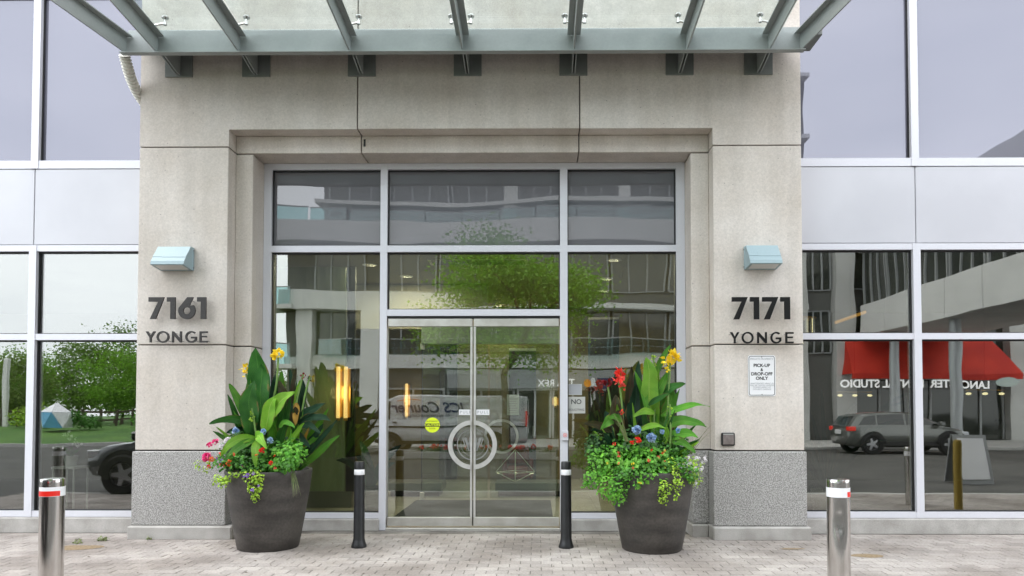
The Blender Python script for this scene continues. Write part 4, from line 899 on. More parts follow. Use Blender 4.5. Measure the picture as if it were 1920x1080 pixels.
mound('daisy_plant', 'airy plant with small white-pink flowers, right rim of right planter', PRX, PRY, [B(cR, 1285, 875, -.2, 26, 28, .16, 240, .03), B(cR, 1290, 895, -.3, 18, 14, .08, 90, .028)], 'foliage_lime',
      [FL(cR, 1268+44*rq.random(), 852+50*rq.random(), -.38+.05*rq.random(), .017, 'petal_white', 12) for _ in range(18)], 17)
mound('flower_mix', 'round blue flower heads among dark leaves, middle of right planter', PRX, PRY, [B(cR, 1195, 825, -.1, 60, 28, .2, 300, .05), B(cR, 1262, 835, -.05, 32, 26, .16, 180, .045), B(cR, 1120, 835, .0, 28, 26, .18, 200, .045)], 'foliage_dark',
      [FL(cR, 1186, 804, -.34, .055, 'petal_blue', 80), FL(cR, 1211, 818, -.36, .058, 'petal_blue', 84), FL(cR, 1234, 808, -.25, .035, 'petal_blue', 30), FL(cR, 1264, 806, -.2, .035, 'petal_blue', 30)], 18)
rd = random.Random(41)
mound('lobelia', 'leafy green skirt round the rim of the left planter', PLX, PLY, [B(cL, 440+18*k, 866+rd.uniform(-8, 10), -.36-.06*math.sin(k), 15, 13, .08, 70, .04) for k in range(8)]+[B(cL, 430+22*k, 845+rd.uniform(-10, 8), -.15, 20, 18, .14, 80, .045) for k in range(7)], 'foliage',
      [FL(cL, 430+130*rd.random(), 842+36*rd.random(), -.42, .016, rd.choice(['petal_red', 'petal_coral', 'petal_white', 'petal_purple']), 9) for _ in range(14)], 42)
mound('lobelia', 'leafy green skirt round the rim of the right planter', PRX, PRY, [B(cR, 1160+20*k, 872+rd.uniform(-8, 12), -.38, 16, 15, .08, 80, .04) for k in range(7)]+[B(cR, 1120+24*k, 842+rd.uniform(-10, 8), -.12, 22, 18, .14, 90, .045) for k in range(7)], 'foliage',
      [FL(cR, 1120+150*rd.random(), 835+40*rd.random(), -.42, .016, rd.choice(['petal_red', 'petal_coral', 'petal_yellow']), 9) for _ in range(10)], 43)
def grass(label, px, py, sp, seed):
    t = thing('spike_grass', label, 'grass', (px, py, .8)); rnd = random.Random(seed); mb = MB()
    for (x0, y0, z0, x1, y1, z1, n, spread) in sp:
        for _ in range(n):
            a = Vector((x0+rnd.uniform(-.02, .02), y0, z0-.8)); b = Vector((x1+rnd.uniform(-spread, spread), y1+rnd.uniform(-.05, .05), z1-.8+rnd.uniform(-spread, spread)))
            c = (a+b)/2+Vector((0, 0, .05)); q = [a*(1-t_)**2+c*2*t_*(1-t_)+b*t_*t_ for t_ in (0, .25, .5, .75, 1)]
            w_ = .004; mb.add([v for p in [(p-Vector((w_*(1-i/4.5), 0, 0)), p+Vector((w_*(1-i/4.5), 0, 0))) for i, p in enumerate(q)] for v in p], [(2*i, 2*i+1, 2*i+3, 2*i+2) for i in range(4)])
    mb.build('blades', 'grass_blade', t); return t
grass('thin spiky grass at the rims of the left planter', PLX, PLY, [(U(560, cL), -.25, V(875), U(580, cL), -.4, V(918), 16, .05), (U(560, cL), -.2, V(865), U(598, cL), -.3, V(860), 14, .09), (U(450, cL), -.1, V(840), U(402, cL), -.2, V(800), 9, .08)], 4)
grass('thin green spikes left of the blue flowers, right planter', PRX, PRY, [(U(1170, cR), -.3, V(825), U(1150, cR), -.32, V(780), 14, .05), (U(1290, cR), -.1, V(850), U(1318, cR), -.15, V(800), 5, .08)], 5)
# weeds by the left pier
def weed(label, x, y_, n, s, seed):
    t = thing('weed', label, 'weed', (x, y_, 0)); rnd = random.Random(seed); mb = MB(); tuft(mb, (0, 0, .02), s, s*.6, .03, n, .03, rnd); mb.build('foliage', 'grass_blade', t)
weed('larger green weed in the paving against left pier base', -5.02, 8.0, 60, .07, 1); weed('small green weed left of the larger one by left window curb', -5.22, 7.85, 34, .06, 2); weed('tiny weed tuft under the left pier base block', -4.52, 8.06, 16, .03, 3)

# leaf litter and grit on the pavers
rnd = random.Random(12); mb = MB()
for k in range(70):
    x, y_ = rnd.uniform(-5, 4.6), rnd.uniform(5.7, 8.0); s_ = rnd.uniform(.006, .02); a = rnd.uniform(0, 6.3); c, q = math.cos(a)*s_, math.sin(a)*s_*.6
    mb.add([(x-c, y_-q, .003), (x+q, y_-c*.5, .003), (x+c, y_+q, .003), (x-q, y_+c*.5, .003), (x, y_, .009)], [(0, 1, 4), (1, 2, 4), (2, 3, 4), (3, 0, 4)])
tag(mb.build('leaf_litter', 'bark'), 'small dark scraps of leaf litter scattered over the pavers', 'litter', kind='stuff')

t = thing('wall_hook', 'tiny black hook on the lintel beside the left joint', 'hook', (-2.13, 8.4, 4.78))
MB().box(-.012, .012, -.006, -.001, -.04, .05, .001).build('plate', 'black_plastic', t); MB().tube([(0, -.006, -.03), (0, -.03, -.035), (0, -.03, -.01)], .004, 6).build('prong', 'black_plastic', t)

# ------------------------------------------------------------------ lobby behind the glass
struct(MB().box(-4.78, 3.12, 8.9, 17.6, -.05, .018).build('lobby_floor', 'core')); lf = bpy.data.objects['lobby_floor']
tm = MB().box(-.448, .448, -.448, .448, -.006, .0, .002).mesh('floor_tile', 'lobby_tile')
for i in range(8):
    for j in range(9): ob('floor_tile', tm, lf, (-4.2+.9*i+.13, 9.36+.9*j, .026))
struct(MB().box(-4.78, 3.12, 17.6, 17.7, 0, 3.9).build('lobby_wall_back', 'beige_wall'))
struct(MB().box(-4.9, -4.79, 8.95, 17.7, 0, 3.9).build('lobby_wall_left', 'beige_wall')); struct(MB().box(3.13, 3.24, 8.95, 17.7, 0, 3.9).build('lobby_wall_right', 'beige_wall'))
struct(MB().box(-4.78, 3.12, 8.9, 17.6, 3.75, 3.9).build('lobby_ceiling', 'ceiling_paint'))
struct(MB().box(-4.78, -.9, 12.2, 12.4, 2.95, 3.74).build('lobby_bulkhead', 'ceiling_paint'))
def downlight(x, y_, z, label, power=15, grp='round downlights in the lobby ceiling'):
    t = thing('downlight', label, 'ceiling light', (x, y_, z), group=grp)
    MB().lathe([(.085, -.006), (.11, -.006), (.11, .0), (.085, .0)], seg=24).build('trim', 'sign_white', t); MB().lathe([(0, -.002), (.084, -.002)], seg=24).build('lens', 'lamp_disc', t)
    ld = bpy.data.lights.new('downlight_lamp', 'AREA'); ld.shape = 'DISK'; ld.size = .16; ld.energy = power; ld.color = (1, .88, .68)
    lo = ob('lamp', ld, t, (0, 0, -.012)); return t
downlight(1.13, 10.28, 3.75, 'round ceiling downlight nearest the right entrance pane'); downlight(1.16, 11.74, 3.75, 'second ceiling downlight from the glass, right pane')
downlight(1.21, 12.94, 3.75, 'third ceiling downlight from the glass, right pane'); downlight(1.44, 16.37, 3.75, 'farthest ceiling downlight at the back of the lobby')
downlight(-2.6, 10.6, 3.75, 'ceiling downlight behind the left entrance pane, nearer one'); downlight(-2.2, 11.5, 3.75, 'ceiling downlight behind left entrance pane, farther one'); downlight(-.8, 14.6, 3.75, 'ceiling downlight above the dark inner doorways', 12)
def sconce(x, y_, z0, h, n, label):
    t = thing('wall_sconce', label, 'wall lamp', (x, y_, z0)); 
    MB().box(-.05*n-.02, .05*n+.02, -.03, -.002, .02, h-.02, .003).build('backplate', 'brass', t)
    for i in range(n):
        cx = (i-(n-1)/2)*.115
        MB().lathe([(0, .0), (.03, .0), (.03, h), (0, h)], cx, -.07, 12).build('glow_tube', 'warm_tube', t)
        MB().lathe([(0, -.03), (.033, -.03), (.033, .01), (0, .01)], cx, -.07, 12).build('end_cap', 'brass', t)
    ld = bpy.data.lights.new('sconce_lamp', 'POINT'); ld.energy = 1.1*n*min(1, h*1.3); ld.color = (1, .7, .38); ld.shadow_soft_size = .12
    ob('lamp', ld, t, (0, -.25, h/2)); return t
sconce(-2.985, 10.58, 1.381, .79, 2, 'twin brass tube wall light glowing by the green panel'); sconce(-2.84, 14.98, 1.365, .72, 1, 'single glowing tube light seen through the left door'); sconce(.365, 14.98, 1.6, .2, 1, 'short glowing wall light deep right of the doors')
t = thing('green_wall_panel', 'dark green glass wall panel behind the left planter', 'wall panel', (-3.6, 10.6, .02)); MB().box(-1.15, .64, 0, .08, .25, 3.7, .004).build('panel', 'green_panel', t); MB().box(-1.15, .75, -.02, .1, 0, .25, .01).build('plinth', 'bench_stone', t)
MB().box(.66, .78, .0, .08, .25, 3.7).build('dark_return', 'dark_door', t)
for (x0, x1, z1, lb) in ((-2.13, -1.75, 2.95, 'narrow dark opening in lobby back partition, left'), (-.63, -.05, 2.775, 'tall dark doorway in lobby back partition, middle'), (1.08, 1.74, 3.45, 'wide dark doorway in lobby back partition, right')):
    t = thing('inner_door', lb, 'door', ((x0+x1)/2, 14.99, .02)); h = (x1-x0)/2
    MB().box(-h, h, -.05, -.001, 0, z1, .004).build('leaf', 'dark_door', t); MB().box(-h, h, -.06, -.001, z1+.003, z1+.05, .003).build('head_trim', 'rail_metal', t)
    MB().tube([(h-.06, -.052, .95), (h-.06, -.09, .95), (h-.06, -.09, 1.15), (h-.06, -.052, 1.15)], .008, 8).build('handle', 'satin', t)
struct(MB().box(-4.78, 3.12, 15.0, 15.1, 0, 3.74).build('lobby_partition', 'beige_wall'))
# inner glass vestibule
t = thing('inner_glass_door', 'open frameless glass door with ring handle inside the vestibule', 'door', (-.8, 11.5, .02))
MB().box(-1.14, 1.16, -.05, .05, 2.59, 2.89, .004).build('header', 'vestibule_header', t)
for x0, x1 in ((-1.12, -.04), (.0, 1.12)): MB().box(x0, x1, -.006, .006, .04, 2.58).build('glass_leaf', 'clear_glass', t)
for x_ in (-1.13,):
    MB().box(x_-.03, x_+.04, -.02, .02, 2.5, 2.6, .003).build('patch_fitting', 'satin', t); MB().box(x_-.03, x_+.04, -.02, .02, .0, .13, .003).build('patch_fitting', 'satin', t); MB().box(x_-.006, x_+.006, -.008, .008, .13, 2.5).build('glass_edge', 'dark_door', t)
hm = MB().lathe([(.245, -.012), (.285, -.012), (.285, .012), (.245, .012)], .19, -.05, 40, 'Y', 1.06); hm.f = [f_ for f_ in hm.f if len(f_) == 4]
for i in range(40): pass
hm.build('ring_handle', 'satin', t, 40)
tag(MB().add([(-2.0, 8.95, .029), (.2, 8.95, .029), (.2, 11.4, .029), (-2.0, 11.4, .029), (-2.0, 8.95, .038), (.2, 8.95, .038), (.2, 11.4, .038), (-2.0, 11.4, .038)], [(4, 5, 6, 7), (0, 1, 5, 4), (1, 2, 6, 5), (2, 3, 7, 6), (3, 0, 4, 7)]).build('entrance_mat', 'mat_dark'), 'dark ribbed entrance mat on the floor inside the doors', 'mat')
for (x0, x1, lb) in ((-2.6, -1.66, 'low grey stone bench inside, behind the left door'), (-.74, .5, 'low grey stone bench inside, behind the right door')):
    t = thing('stone_bench', lb, 'bench', ((x0+x1)/2, 12.2, .027)); h = (x1-x0)/2
    MB().box(-h, h, -.3, .3, .1, .24, .008).build('seat_slab', 'bench_stone', t); MB().box(-h+.05, h-.05, -.22, .22, 0, .1).build('base', 'dark_door', t)
t = thing('wire_ornament', 'thin wire diamond ornament standing on the inner bench', 'ornament', (-.4, 12.1, .268))
P_ = [Vector((0, 0, .56)), Vector((-.34, 0, .17)), Vector((.34, 0, .17)), Vector((0, -.25, .17)), Vector((0, .25, .17)), Vector((0, 0, 0))]
for a, b in ((0, 1), (0, 2), (0, 3), (0, 4), (1, 5), (2, 5), (3, 5), (4, 5), (1, 3), (3, 2), (2, 4), (4, 1)): MB().tube([P_[a], P_[b]], .006, 6).build('wire', 'wire', t)
t = thing('ceiling_vent', 'long dark linear air vent in the lobby ceiling above doors', 'vent', (-.9, 10.4, 3.749))
MB().box(-.75, .75, -.2, .2, -.012, 0).build('frame', 'rail_metal', t)
for i in range(4): MB().box(-.7, .7, -.15+.09*i, -.1+.09*i, -.016, -.0125).build('slot', 'dark_door', t)
t = thing('red_armchair', 'dark red armchair deep in the lobby right of the doors', 'chair', (-.42, 14.35, .027))
t.scale = (.75, .75, .8)
MB().box(-.3, .3, -.3, .3, .12, .42, .05).build('seat', 'petal_deepred', t); MB().box(-.3, .3, .2, .34, .42, .95, .05).build('backrest', 'petal_deepred', t)
for s in (-1, 1):
    MB().box(s*.36-.06, s*.36+.06, -.3, .3, .12, .6, .04).build('armrest', 'petal_deepred', t)
    for q in (-.24, .24): MB().box(s*.25-.02, s*.25+.02, q-.02, q+.02, 0, .12).build('leg', 'dark_door', t)
# rooms of the wings
for nm, a, b in (('left', -16.3, -4.91), ('right', 3.25, 14.5)):
    struct(MB().box(a, b, 8.9, 15, -.05, .02).build('wing_floor_'+nm, 'wing_floor')); struct(MB().box(a, b, 14.9, 15, .02, 3.9).build('wing_wall_'+nm, 'wing_wall')); struct(MB().box(a, b, 8.9, 15, 3.6, 3.9).build('wing_ceiling_'+nm, 'wing_wall'))
    e = a if nm == 'left' else b; struct(MB().box(e-.1, e+.1, 8.7, 15, .02, 3.9).build('wing_end_wall_'+nm, 'wing_wall'))
t = thing('linear_lamp', 'orange glowing linear lamp seen through right window', 'lamp', (4.3, 10, 2.77)); MB().tube([(-.02, 0, 0), (.42, .0, .155)], .022, 8).build('glow_bar', 'orange_wood', t); MB().tube([(.2, 0, .09), (.2, 0, .82)], .004, 6).build('cord', 'dark_door', t)
t = thing('chandelier', 'crystal chandelier just inside the right window', 'lamp', (3.8, 10, 2.42)); rnd = random.Random(4)
MB().lathe([(0, .4), (.2, .4), (.2, .42), (0, .42)], seg=20).build('plate', 'brass', t); MB().tube([(0, 0, .42), (0, 0, 1.17)], .006, 6).build('cord', 'dark_door', t)
for i in range(30):
    a = rnd.uniform(0, 6.3); r_ = .19*math.sqrt(rnd.random()); z = rnd.uniform(.05, .2)
    MB().tube([(r_*math.cos(a), r_*math.sin(a), .4), (r_*math.cos(a), r_*math.sin(a), z)], .006, 5).build('crystal', 'lamp_disc' if i % 3 == 0 else 'head_clear', t)
for i, (x, y_) in enumerate(((7.05, 11), (5.55, 12.2))):
    t = thing('pendant_lamp', ('three-globe pendant lamp far right inside right window', 'three-globe pendant lamp inside right window, nearer the pier')[i], 'lamp', (x, y_, 1.77))
    MB().tube([(-.3, 0, .06), (.3, 0, .06)], .012, 8).build('bar', 'brass', t); MB().tube([(0, 0, .06), (0, 0, 1.82)], .006, 6).build('cord', 'dark_door', t)
    for k in (-.26, 0, .26): MB().lathe([(0, -.022), (.03, -.016), (.042, 0), (.03, .016), (0, .022)], k, 0, 14).build('globe', 'lamp_disc', t, 60)
def pot_plant(name, label, x, y_, z, pot_r, pot_h, m, n, rz, pm, fl=None, blade=None):
    t = thing(name, label, 'plant', (x, y_, z)); MB().lathe([(0, 0), (pot_r*.75, 0), (pot_r, pot_h), (pot_r*.9, pot_h), (pot_r*.85, pot_h*.9), (0, pot_h*.9)], seg=20).build('pot', pm, t, 40)
    rnd = random.Random(label)
    for i in range(n):
        a = rnd.uniform(0, 6.3); l_ = rz*rnd.uniform(.7, 1.1); e = Vector((math.cos(a)*l_*.6, math.sin(a)*l_*.6, pot_h+l_*rnd.uniform(.4, .9)))
        leaf((0, 0, pot_h*.9), e, blade or .1, (0, 0, l_*.3), m, parent=t, n=6)
    if fl:
        for (dx, dz) in fl: mb = MB(); petals(mb, (dx, 0, dz), .05, 14, rnd); mb.build('flower', 'petal_white', t)
    return t
pot_plant('palm', 'leafy palm in pot just inside the right window', 3.95, 9.6, .02, .2, .4, 'leaf_dark', 22, 1.9, 'shop_white', blade=.07)
t = thing('plant_stand', 'slim white stand with potted orchid inside left window', 'stand', (-6.36, 9.4, .02)); MB().box(-.16, .16, -.16, .16, .7, .73, .004).build('top', 'shop_white', t)
for sx in (-1, 1):
    for sy in (-1, 1): MB().box(sx*.14-.01, sx*.14+.01, sy*.14-.01, sy*.14+.01, 0, .7).build('leg', 'shop_white', t)
pot_plant('orchid', 'white orchid in a white pot inside the left window', -6.36, 9.4, .75, .09, .14, 'leaf_mid', 5, .18, 'shop_white', [(.02, .35), (-.05, .42), (.08, .3)], .05)
pot_plant('indoor_palm', 'dark indoor plant behind the glass by the twin sconce', -2.5, 10.35, .027, .17, .35, 'leaf_dark', 12, .8, 'dark_door', blade=.12)

# ------------------------------------------------------------------ the block across the drive (seen in the glass)
opp = thing('podium_building', 'grey concrete block with wavy balconies and shops across the drive', 'building', (2, -16, 0)); OO = Vector((-2, 16, 0))
def op(mb, name, m, parent=opp): mb.v = [tuple(Vector(p)+OO) for p in mb.v]; return mb.build(name, m, parent)
wallo = op(MB().box(-12.4, 36, -26, -16.35, 0, 10.3).box(-10.6, 12.9, -25.9, -16.3, 10.31, 17.6), 'wall', 'dark_facade')
def wave(x): return .45*math.sin(x*.42+.6)
def band(x0, x1, z0, z1, y0, wv, name='balcony_band', m='concrete_band', n=40):
    mb = MB()
    pts_ = [(x0+(x1-x0)*i/n) for i in range(n+1)]
    front = [(x, y0+(wave(x) if wv else 0)) for x in pts_]
    vs = [(x, y_, z0) for x, y_ in front]+[(x, y_, z1) for x, y_ in front]+[(x, -16.6, z0) for x in pts_]+[(x, -16.6, z1) for x in pts_]; k = n+1
    fs = []
    for i in range(n): fs += [(i+1, i, k+i, k+i+1), (k+i+1, k+i, 3*k+i, 3*k+i+1), (i, i+1, 2*k+i+1, 2*k+i)]
    fs += [(0, k, 3*k, 2*k), (n, 2*k+n, 3*k+n, k+n)]
    mb.add(vs, fs); return op(mb, name, m)
band(-12.4, 12.9, 3.58, 4.22, -15.9, False); band(-12.4, -3.6, 6.36, 7.27, -15.7, True); band(-3.58, 12.9, 6.36, 6.62, -15.7, True, 'balcony_slab'); band(-12.9, 12.9, 9.57, 10.62, -15.2, True)
for z in (11.5, 14.5, 17.5): band(-10.7, 12.9, z, z+.2, -15.4, True, 'balcony_slab')
band(-13.3, -11.7, 6.36, 6.55, -15.0, False, 'balcony_slab', n=2); band(-13.3, -11.7, 3.58, 3.8, -15.0, False, 'balcony_slab', n=2)
def rail_glass(x0, x1, z0, z1, y0, n):
    for i in range(n):
        a, b = x0+(x1-x0)*i/n+.03, x0+(x1-x0)*(i+1)/n-.03; yy = y0+(wave((a+b)/2) if n > 4 else 0)
        gp = op(MB().box(a, b, yy-.015, yy+.015, z0, z1-.05), 'balustrade_pane', 'balustrade_glass'); op(MB().box(a-.03, b+.03, yy-.03, yy+.03, z1-.045, z1), 'hand_rail', 'mullion_grey')
rail_glass(-12.8, 12.7, 10.64, 11.3, -15.5, 14); rail_glass(-10.6, 12.7, 4.24, 5.0, -15.75, 14); rail_glass(-13.2, -11.8, 6.56, 7.4, -15.1, 2); rail_glass(-13.2, -11.8, 3.81, 4.75, -15.1, 2)
# windows, each its own part with mullions
def owin(x0, x1, z0, z1, n=3, y0=-16.28):
    wv_ = op(MB().box(x0, x1, y0-.04, y0, z0, z1), 'window', 'far_glass')
    fm = MB()
    for i in range(n+1): xx = x0+(x1-x0)*i/n; fm.box(xx-.04, xx+.04, y0+.002, y0+.06, z0, z1)
    fm.box(x0, x1, y0+.002, y0+.045, z0-.05, z0); fm.box(x0, x1, y0+.002, y0+.045, z1, z1+.05); op(fm, 'window_frame', 'mullion_grey', wv_)
xs = [-12.2, -11.0, -8.5, -7.6, -4.8, -2, .8, 3.6, 6.4, 9.2, 12.2]
for z0, z1 in ((4.3, 6.3), (7.35, 9.5)):
    for a, b in ((-10.95, -8.56), (-7.6, -5.0), (-4.8, -2.2), (-2.0, .6), (.8, 3.4), (3.6, 6.2), (6.4, 9.0), (9.2, 11.9), (12.9, 14.1), (15.2, 18.2), (18.4, 21.4), (21.6, 24.6)): owin(a, b, z0, z1)
for z0 in (10.75, 11.8, 14.8):
    for a, b in ((-10.3, -7.3), (-7.1, -4.4), (-4.2, -1.75), (-.95, 1.4), (1.6, 3.85), (4.55, 7.3), (7.5, 10.2), (10.4, 12.6)): owin(a, b, z0, z0+(.7 if z0 < 11 else 2.6))
for x0, x1 in ((-1.68, -1.02), (3.92, 4.5)): op(MB().box(x0, x1, -16.3, -15.55, 9.6, 17.5), 'pier', 'concrete_band')
for x0, x1 in ((-11.69, -10.95), (-8.56, -7.72)): op(MB().box(x0, x1, -16.3, -15.62, 0, 6.36), 'pier', 'concrete_band')
for x0, x1 in ((14.2, 15.1), (12.2, 12.85), (22.4, 23.1)): op(MB().box(x0, x1, -16.35, -15.8, 0, 10.3), 'pier', 'concrete_pier')
# shop fronts at street level
for i, (a, b) in enumerate(((-10.9, -8.6), (-7.6, -4.6), (-4.4, -1.2), (-1.0, .6), (.75, 2.6), (2.75, 4.4), (4.6, 7.8), (8.0, 12.1), (15.2, 17.6), (17.7, 20.0), (20.1, 22.3))):
    sf = op(MB().box(a, b, -16.33, -16.28, .15, 2.5 if a < 14 else 2.95), 'shop_window', 'far_glass'); fm = MB()
    for xx in (a, (a+b)/2, b): fm.box(xx-.05, xx+.05, -16.279, -16.2, .15, 2.5 if a < 14 else 2.95)
    fm.box(a-.05, b+.05, -16.279, -16.2, 2.505 if a < 14 else 2.955, 2.6 if a < 14 else 3.05); op(fm, 'shop_frame', 'shop_white' if i in (3, 4, 5) else 'mullion_grey', sf)
op(MB().box(-4.4, 8, -16.3, -15.95, 2.61, 3.5), 'sign_band', 'mullion_grey')
# tea shop sign
t = thing('shop_sign', 'white lettered tea shop sign with orange fruit mark, across the drive', 'sign', (1.2, -15.94, 2.64))
text('lettering', 'TEA REX', .47, 'sign_boosted', (-.35, .02, .2), BACK, t, bold=.008, depth=.03)
ob('fruit_mark', outline_mesh('fruit_mark', [arc(0, 0, .19, 0, 350, 26)], .03, 'fruit_orange'), t, (1.2, .03, .2), BACK)
ob('dome_mark', outline_mesh('dome_mark', [[(-.2, -.2), (.22, -.2), (.16, -.1), (.14, .12), (.05, .25), (-.06, .22), (-.12, .08), (-.12, -.1)]], .02, 'sign_white'), t, (1.5, .015, .24), BACK)
t = thing('window_poster', 'dark blue poster in the shop front across the drive', 'poster', (3.45, -15.94, 2.6)); MB().box(-.55, .55, 0, .02, 0, .5).build('sheet', 'poster_navy', t); MB().lathe([(0, .003), (.14, .003), (.14, 0)], .2, .021, 18, 'Y', .22).build('planet_mark', 'petal_deepred', t)
# dental shop: red awning and sign
t = thing('red_awning', 'bright red sloped awning over the dental shop', 'awning', (18.36, -16.0, 3.2))
MB().prism([(-3.93, 0), (3.93, 0), (3.0, 1.85), (-3.6, 1.85)], 'Y', 0, .02).build('back_cloth', 'awning_red', t)
aw = MB().add([(-3.93, 1.2, 0), (3.93, 1.2, 0), (3.1, .1, 1.85), (-3.7, .1, 1.85), (-3.93, .03, 0), (3.93, .03, 0)], [(1, 0, 3, 2), (0, 4, 3), (1, 2, 5)]); aw.build('slope', 'awning_red', t)
MB().box(-3.93, 3.93, 1.17, 1.2, -.25, -.003).build('valance', 'awning_red', t)
t = thing('dental_sign', 'white lettered dental studio sign with oval mark below red awning', 'sign', (18.0, -15.9, 2.6))
text('lettering', 'LANCASTER  DENTAL STUDIO', .5, 'sign_boosted', (-.7, 1.2, .1), BACK, t, bold=.012, depth=.02)
ob('oval_mark', outline_mesh('oval_mark', [[(.5*math.cos(R(a)), .22*math.sin(R(a))) for a in range(0, 360, 12)]], .02, 'paper_green'), t, (3.5, 1.2, .22), BACK)
# raised wing on round columns, running towards the entrance
wg = thing('raised_wing', 'raised grey wing with tall windows on round steel columns', 'building', (17.5, -10, 0)); WO = Vector((-17.5, 10, 0))
def wp(mb, name, m, parent=wg): mb.v = [tuple(Vector(p)+WO) for p in mb.v]; return mb.build(name, m, parent)
wp(MB().box(15.4, 19.6, -15.7, -2.0, 5.0, 5.2).box(15.5, 19.5, -15.7, -2.1, 5.2, 10.2), 'wall', 'concrete_pier')
for i in range(6):
    y0 = -15.6+2.28*i; wp(MB().box(15.2, 15.4, y0+.01, y0+2.26, 5.0, 6.5, .01), 'parapet_panel', 'concrete_band')
    ww = wp(MB().box(15.42, 15.48, y0+.08, y0+2.2, 6.55, 9.0), 'window', 'far_glass'); fm = MB()
    for k in range(4): yy = y0+.08+.7*k; fm.box(15.34, 15.419, yy-.03, yy+.03, 6.52, 9.0)
    wp(fm, 'window_frame', 'mullion_grey', ww)
wp(MB().box(15.2, 19.8, -15.7, -1.9, 9.05, 10.3, .02), 'roof_band', 'concrete_band')
for (x, y_) in ((15.85, -13.7), (15.85, -9.2), (15.85, -4.7)): wp(MB().lathe([(.25, 0), (.25, .1), (.21, .12), (.21, 4.99)], x, y_, 24), 'column', 'column_steel')

# ------------------------------------------------------------------ trees
def limb(mb, a, d, l_, r_, dep, rnd, tips):
    a = Vector(a); b = a+d*l_; mid = (a+b)/2+Vector((rnd.uniform(-1, 1), rnd.uniform(-1, 1), 0))*l_*.06
    mb.tube([a, mid, b], [r_, r_*.82, r_*.62], 7, False)
    if dep == 0: tips.append(b); return
    for k in range(rnd.randint(2, 3)):
        q = Vector((rnd.gauss(0, 1), rnd.gauss(0, 1), rnd.gauss(0, .5))).normalized(); nd = (d*.75+q*.65+Vector((0, 0, .12))).normalized(); limb(mb, b, nd, l_*rnd.uniform(.6, .8), r_*.6, dep-1, rnd, tips)
def tree_meshes(h, cr, leaf_m, n, s, seed, trunk_h=.32, clump=.3, czf=.64, rzf=.38):
    rnd = random.Random(seed); tb = MB(); tips = []
    limb(tb, (0, 0, 0), Vector((rnd.uniform(-.05, .05), rnd.uniform(-.05, .05), 1)).normalized(), h*trunk_h, h*.022, 3, rnd, tips)
    cm = MB(); cz = h*czf; rz = h*rzf
    cl = []
    while len(cl) < 34:
        q = Vector((rnd.uniform(-1, 1), rnd.uniform(-1, 1), rnd.uniform(-1, 1)))
        if .35 < q.length < 1: cl.append(Vector((q.x*cr*.82, q.y*cr*.82, cz+q.z*rz*.85)))
    cl += tips
    for i in range(n):
        c = rnd.choice(cl); q = Vector((rnd.gauss(0, 1), rnd.gauss(0, 1), rnd.gauss(0, .7)))*cr*clump*.55; p = c+q
        a = Vector((rnd.gauss(0, 1), rnd.gauss(0, 1), rnd.gauss(0, .6))).normalized(); b = a.orthogonal().normalized(); th = rnd.uniform(0, 6.3); b = b*math.cos(th)+a.cross(b)*math.sin(th)
        k = s*rnd.uniform(.6, 1.3); cm.add([p, p+a*k*.5+b*k*.35, p+a*k, p+a*k*.5-b*k*.35], [(0, 1, 2, 3)])
    return tb.mesh('trunk', 'bark', 60), cm.mesh('crown', leaf_m)
def tree(label, loc, rz, sc, ms, group=None, name='tree'):
    t = thing(name, label, 'tree', loc, rz, group); t.scale = (sc, sc, sc); ob('trunk', ms[0], t); ob('crown', ms[1], t); return t
tree('leafy green street tree in the raised bed, mirrored in the doors', (-1.0, -4.4, .3), .4, 1.0, tree_meshes(7.0, 3.1, 'tree_leaf', 22000, .11, 21, .34, .26), name='street_tree')
V3 = [tree_meshes(6.5, 2.6, 'tree_leaf_dark', 9500, .17, 31, .14, .36, .54, .47), tree_meshes(5.6, 2.4, 'tree_leaf', 9000, .16, 32, .14, .36, .52, .47), tree_meshes(5.0, 2.5, 'tree_leaf_pale', 9000, .16, 33, .12, .36, .5, .46)]
park = [(-21.5, -27, 0, 'dark park tree standing nearest the reflected car'), (-25.5, -25, 1, 'bright green park tree mirrored right of the left mullion'), (-29, -30, 0, 'tall dark park tree behind the wooden fence'), (-31.5, -24.5, 2, 'pale yellow-green bushy tree behind the climbing dome'),
        (-34.5, -29, 1, 'mid green park tree left of the pale bushy one'), (-38, -26, 0, 'dark park tree behind the white post'), (-42, -30, 1, 'bright green tree at the left end of park'), (-27, -35, 1, 'far green park tree rising above the others'), (-20.5, -34, 2, 'far pale tree at the back right of park'), (-36, -37, 0, 'far dark tree at the back left of park'), (-24, -40, 0, 'farthest dark tree in the middle of park'), (-47, -27, 0, 'leftmost dark tree of the park'), (-31, -43, 2, 'farthest pale tree in the middle of park')]
for i, (x, y_, k, lb) in enumerate(park): tree(lb, (x, y_, park_z(x, y_)-.03), i*1.3, .85+.1*((i*7) % 5)/2, V3[k], 'trees of the park on the left', 'park_tree')
for i, (x, y_, s_) in enumerate(((-23, -17.5, .8), (-26.5, -18.5, 1.1), (-30.5, -17.8, .9), (-34, -18.5, 1.0), (-38.5, -17.5, 1.0), (-20, -19, .9))):
    t = thing('shrub', ('low green shrub right of the climbing dome', 'rounded shrub behind the climbing dome', 'rounded shrub left of the climbing dome', 'low shrub right of the white post', 'low shrub left of the white post', 'low shrub nearest the reflected car')[i], 'shrub', (x, y_, park_z(x, y_)-.02), group='shrubs along the park fence'); rnd = random.Random(i+50); mb = MB()
    for k in range(6): tuft(mb, (rnd.uniform(-.8, .8)*s_, rnd.uniform(-.5, .5), .45*s_+rnd.uniform(0, .35)), .55*s_, .5*s_, .45*s_, 130, .13, rnd)
    mb.build('foliage', ('foliage', 'foliage_lime', 'foliage_bright')[i % 3], t)
rnd = random.Random(91); mb = MB()
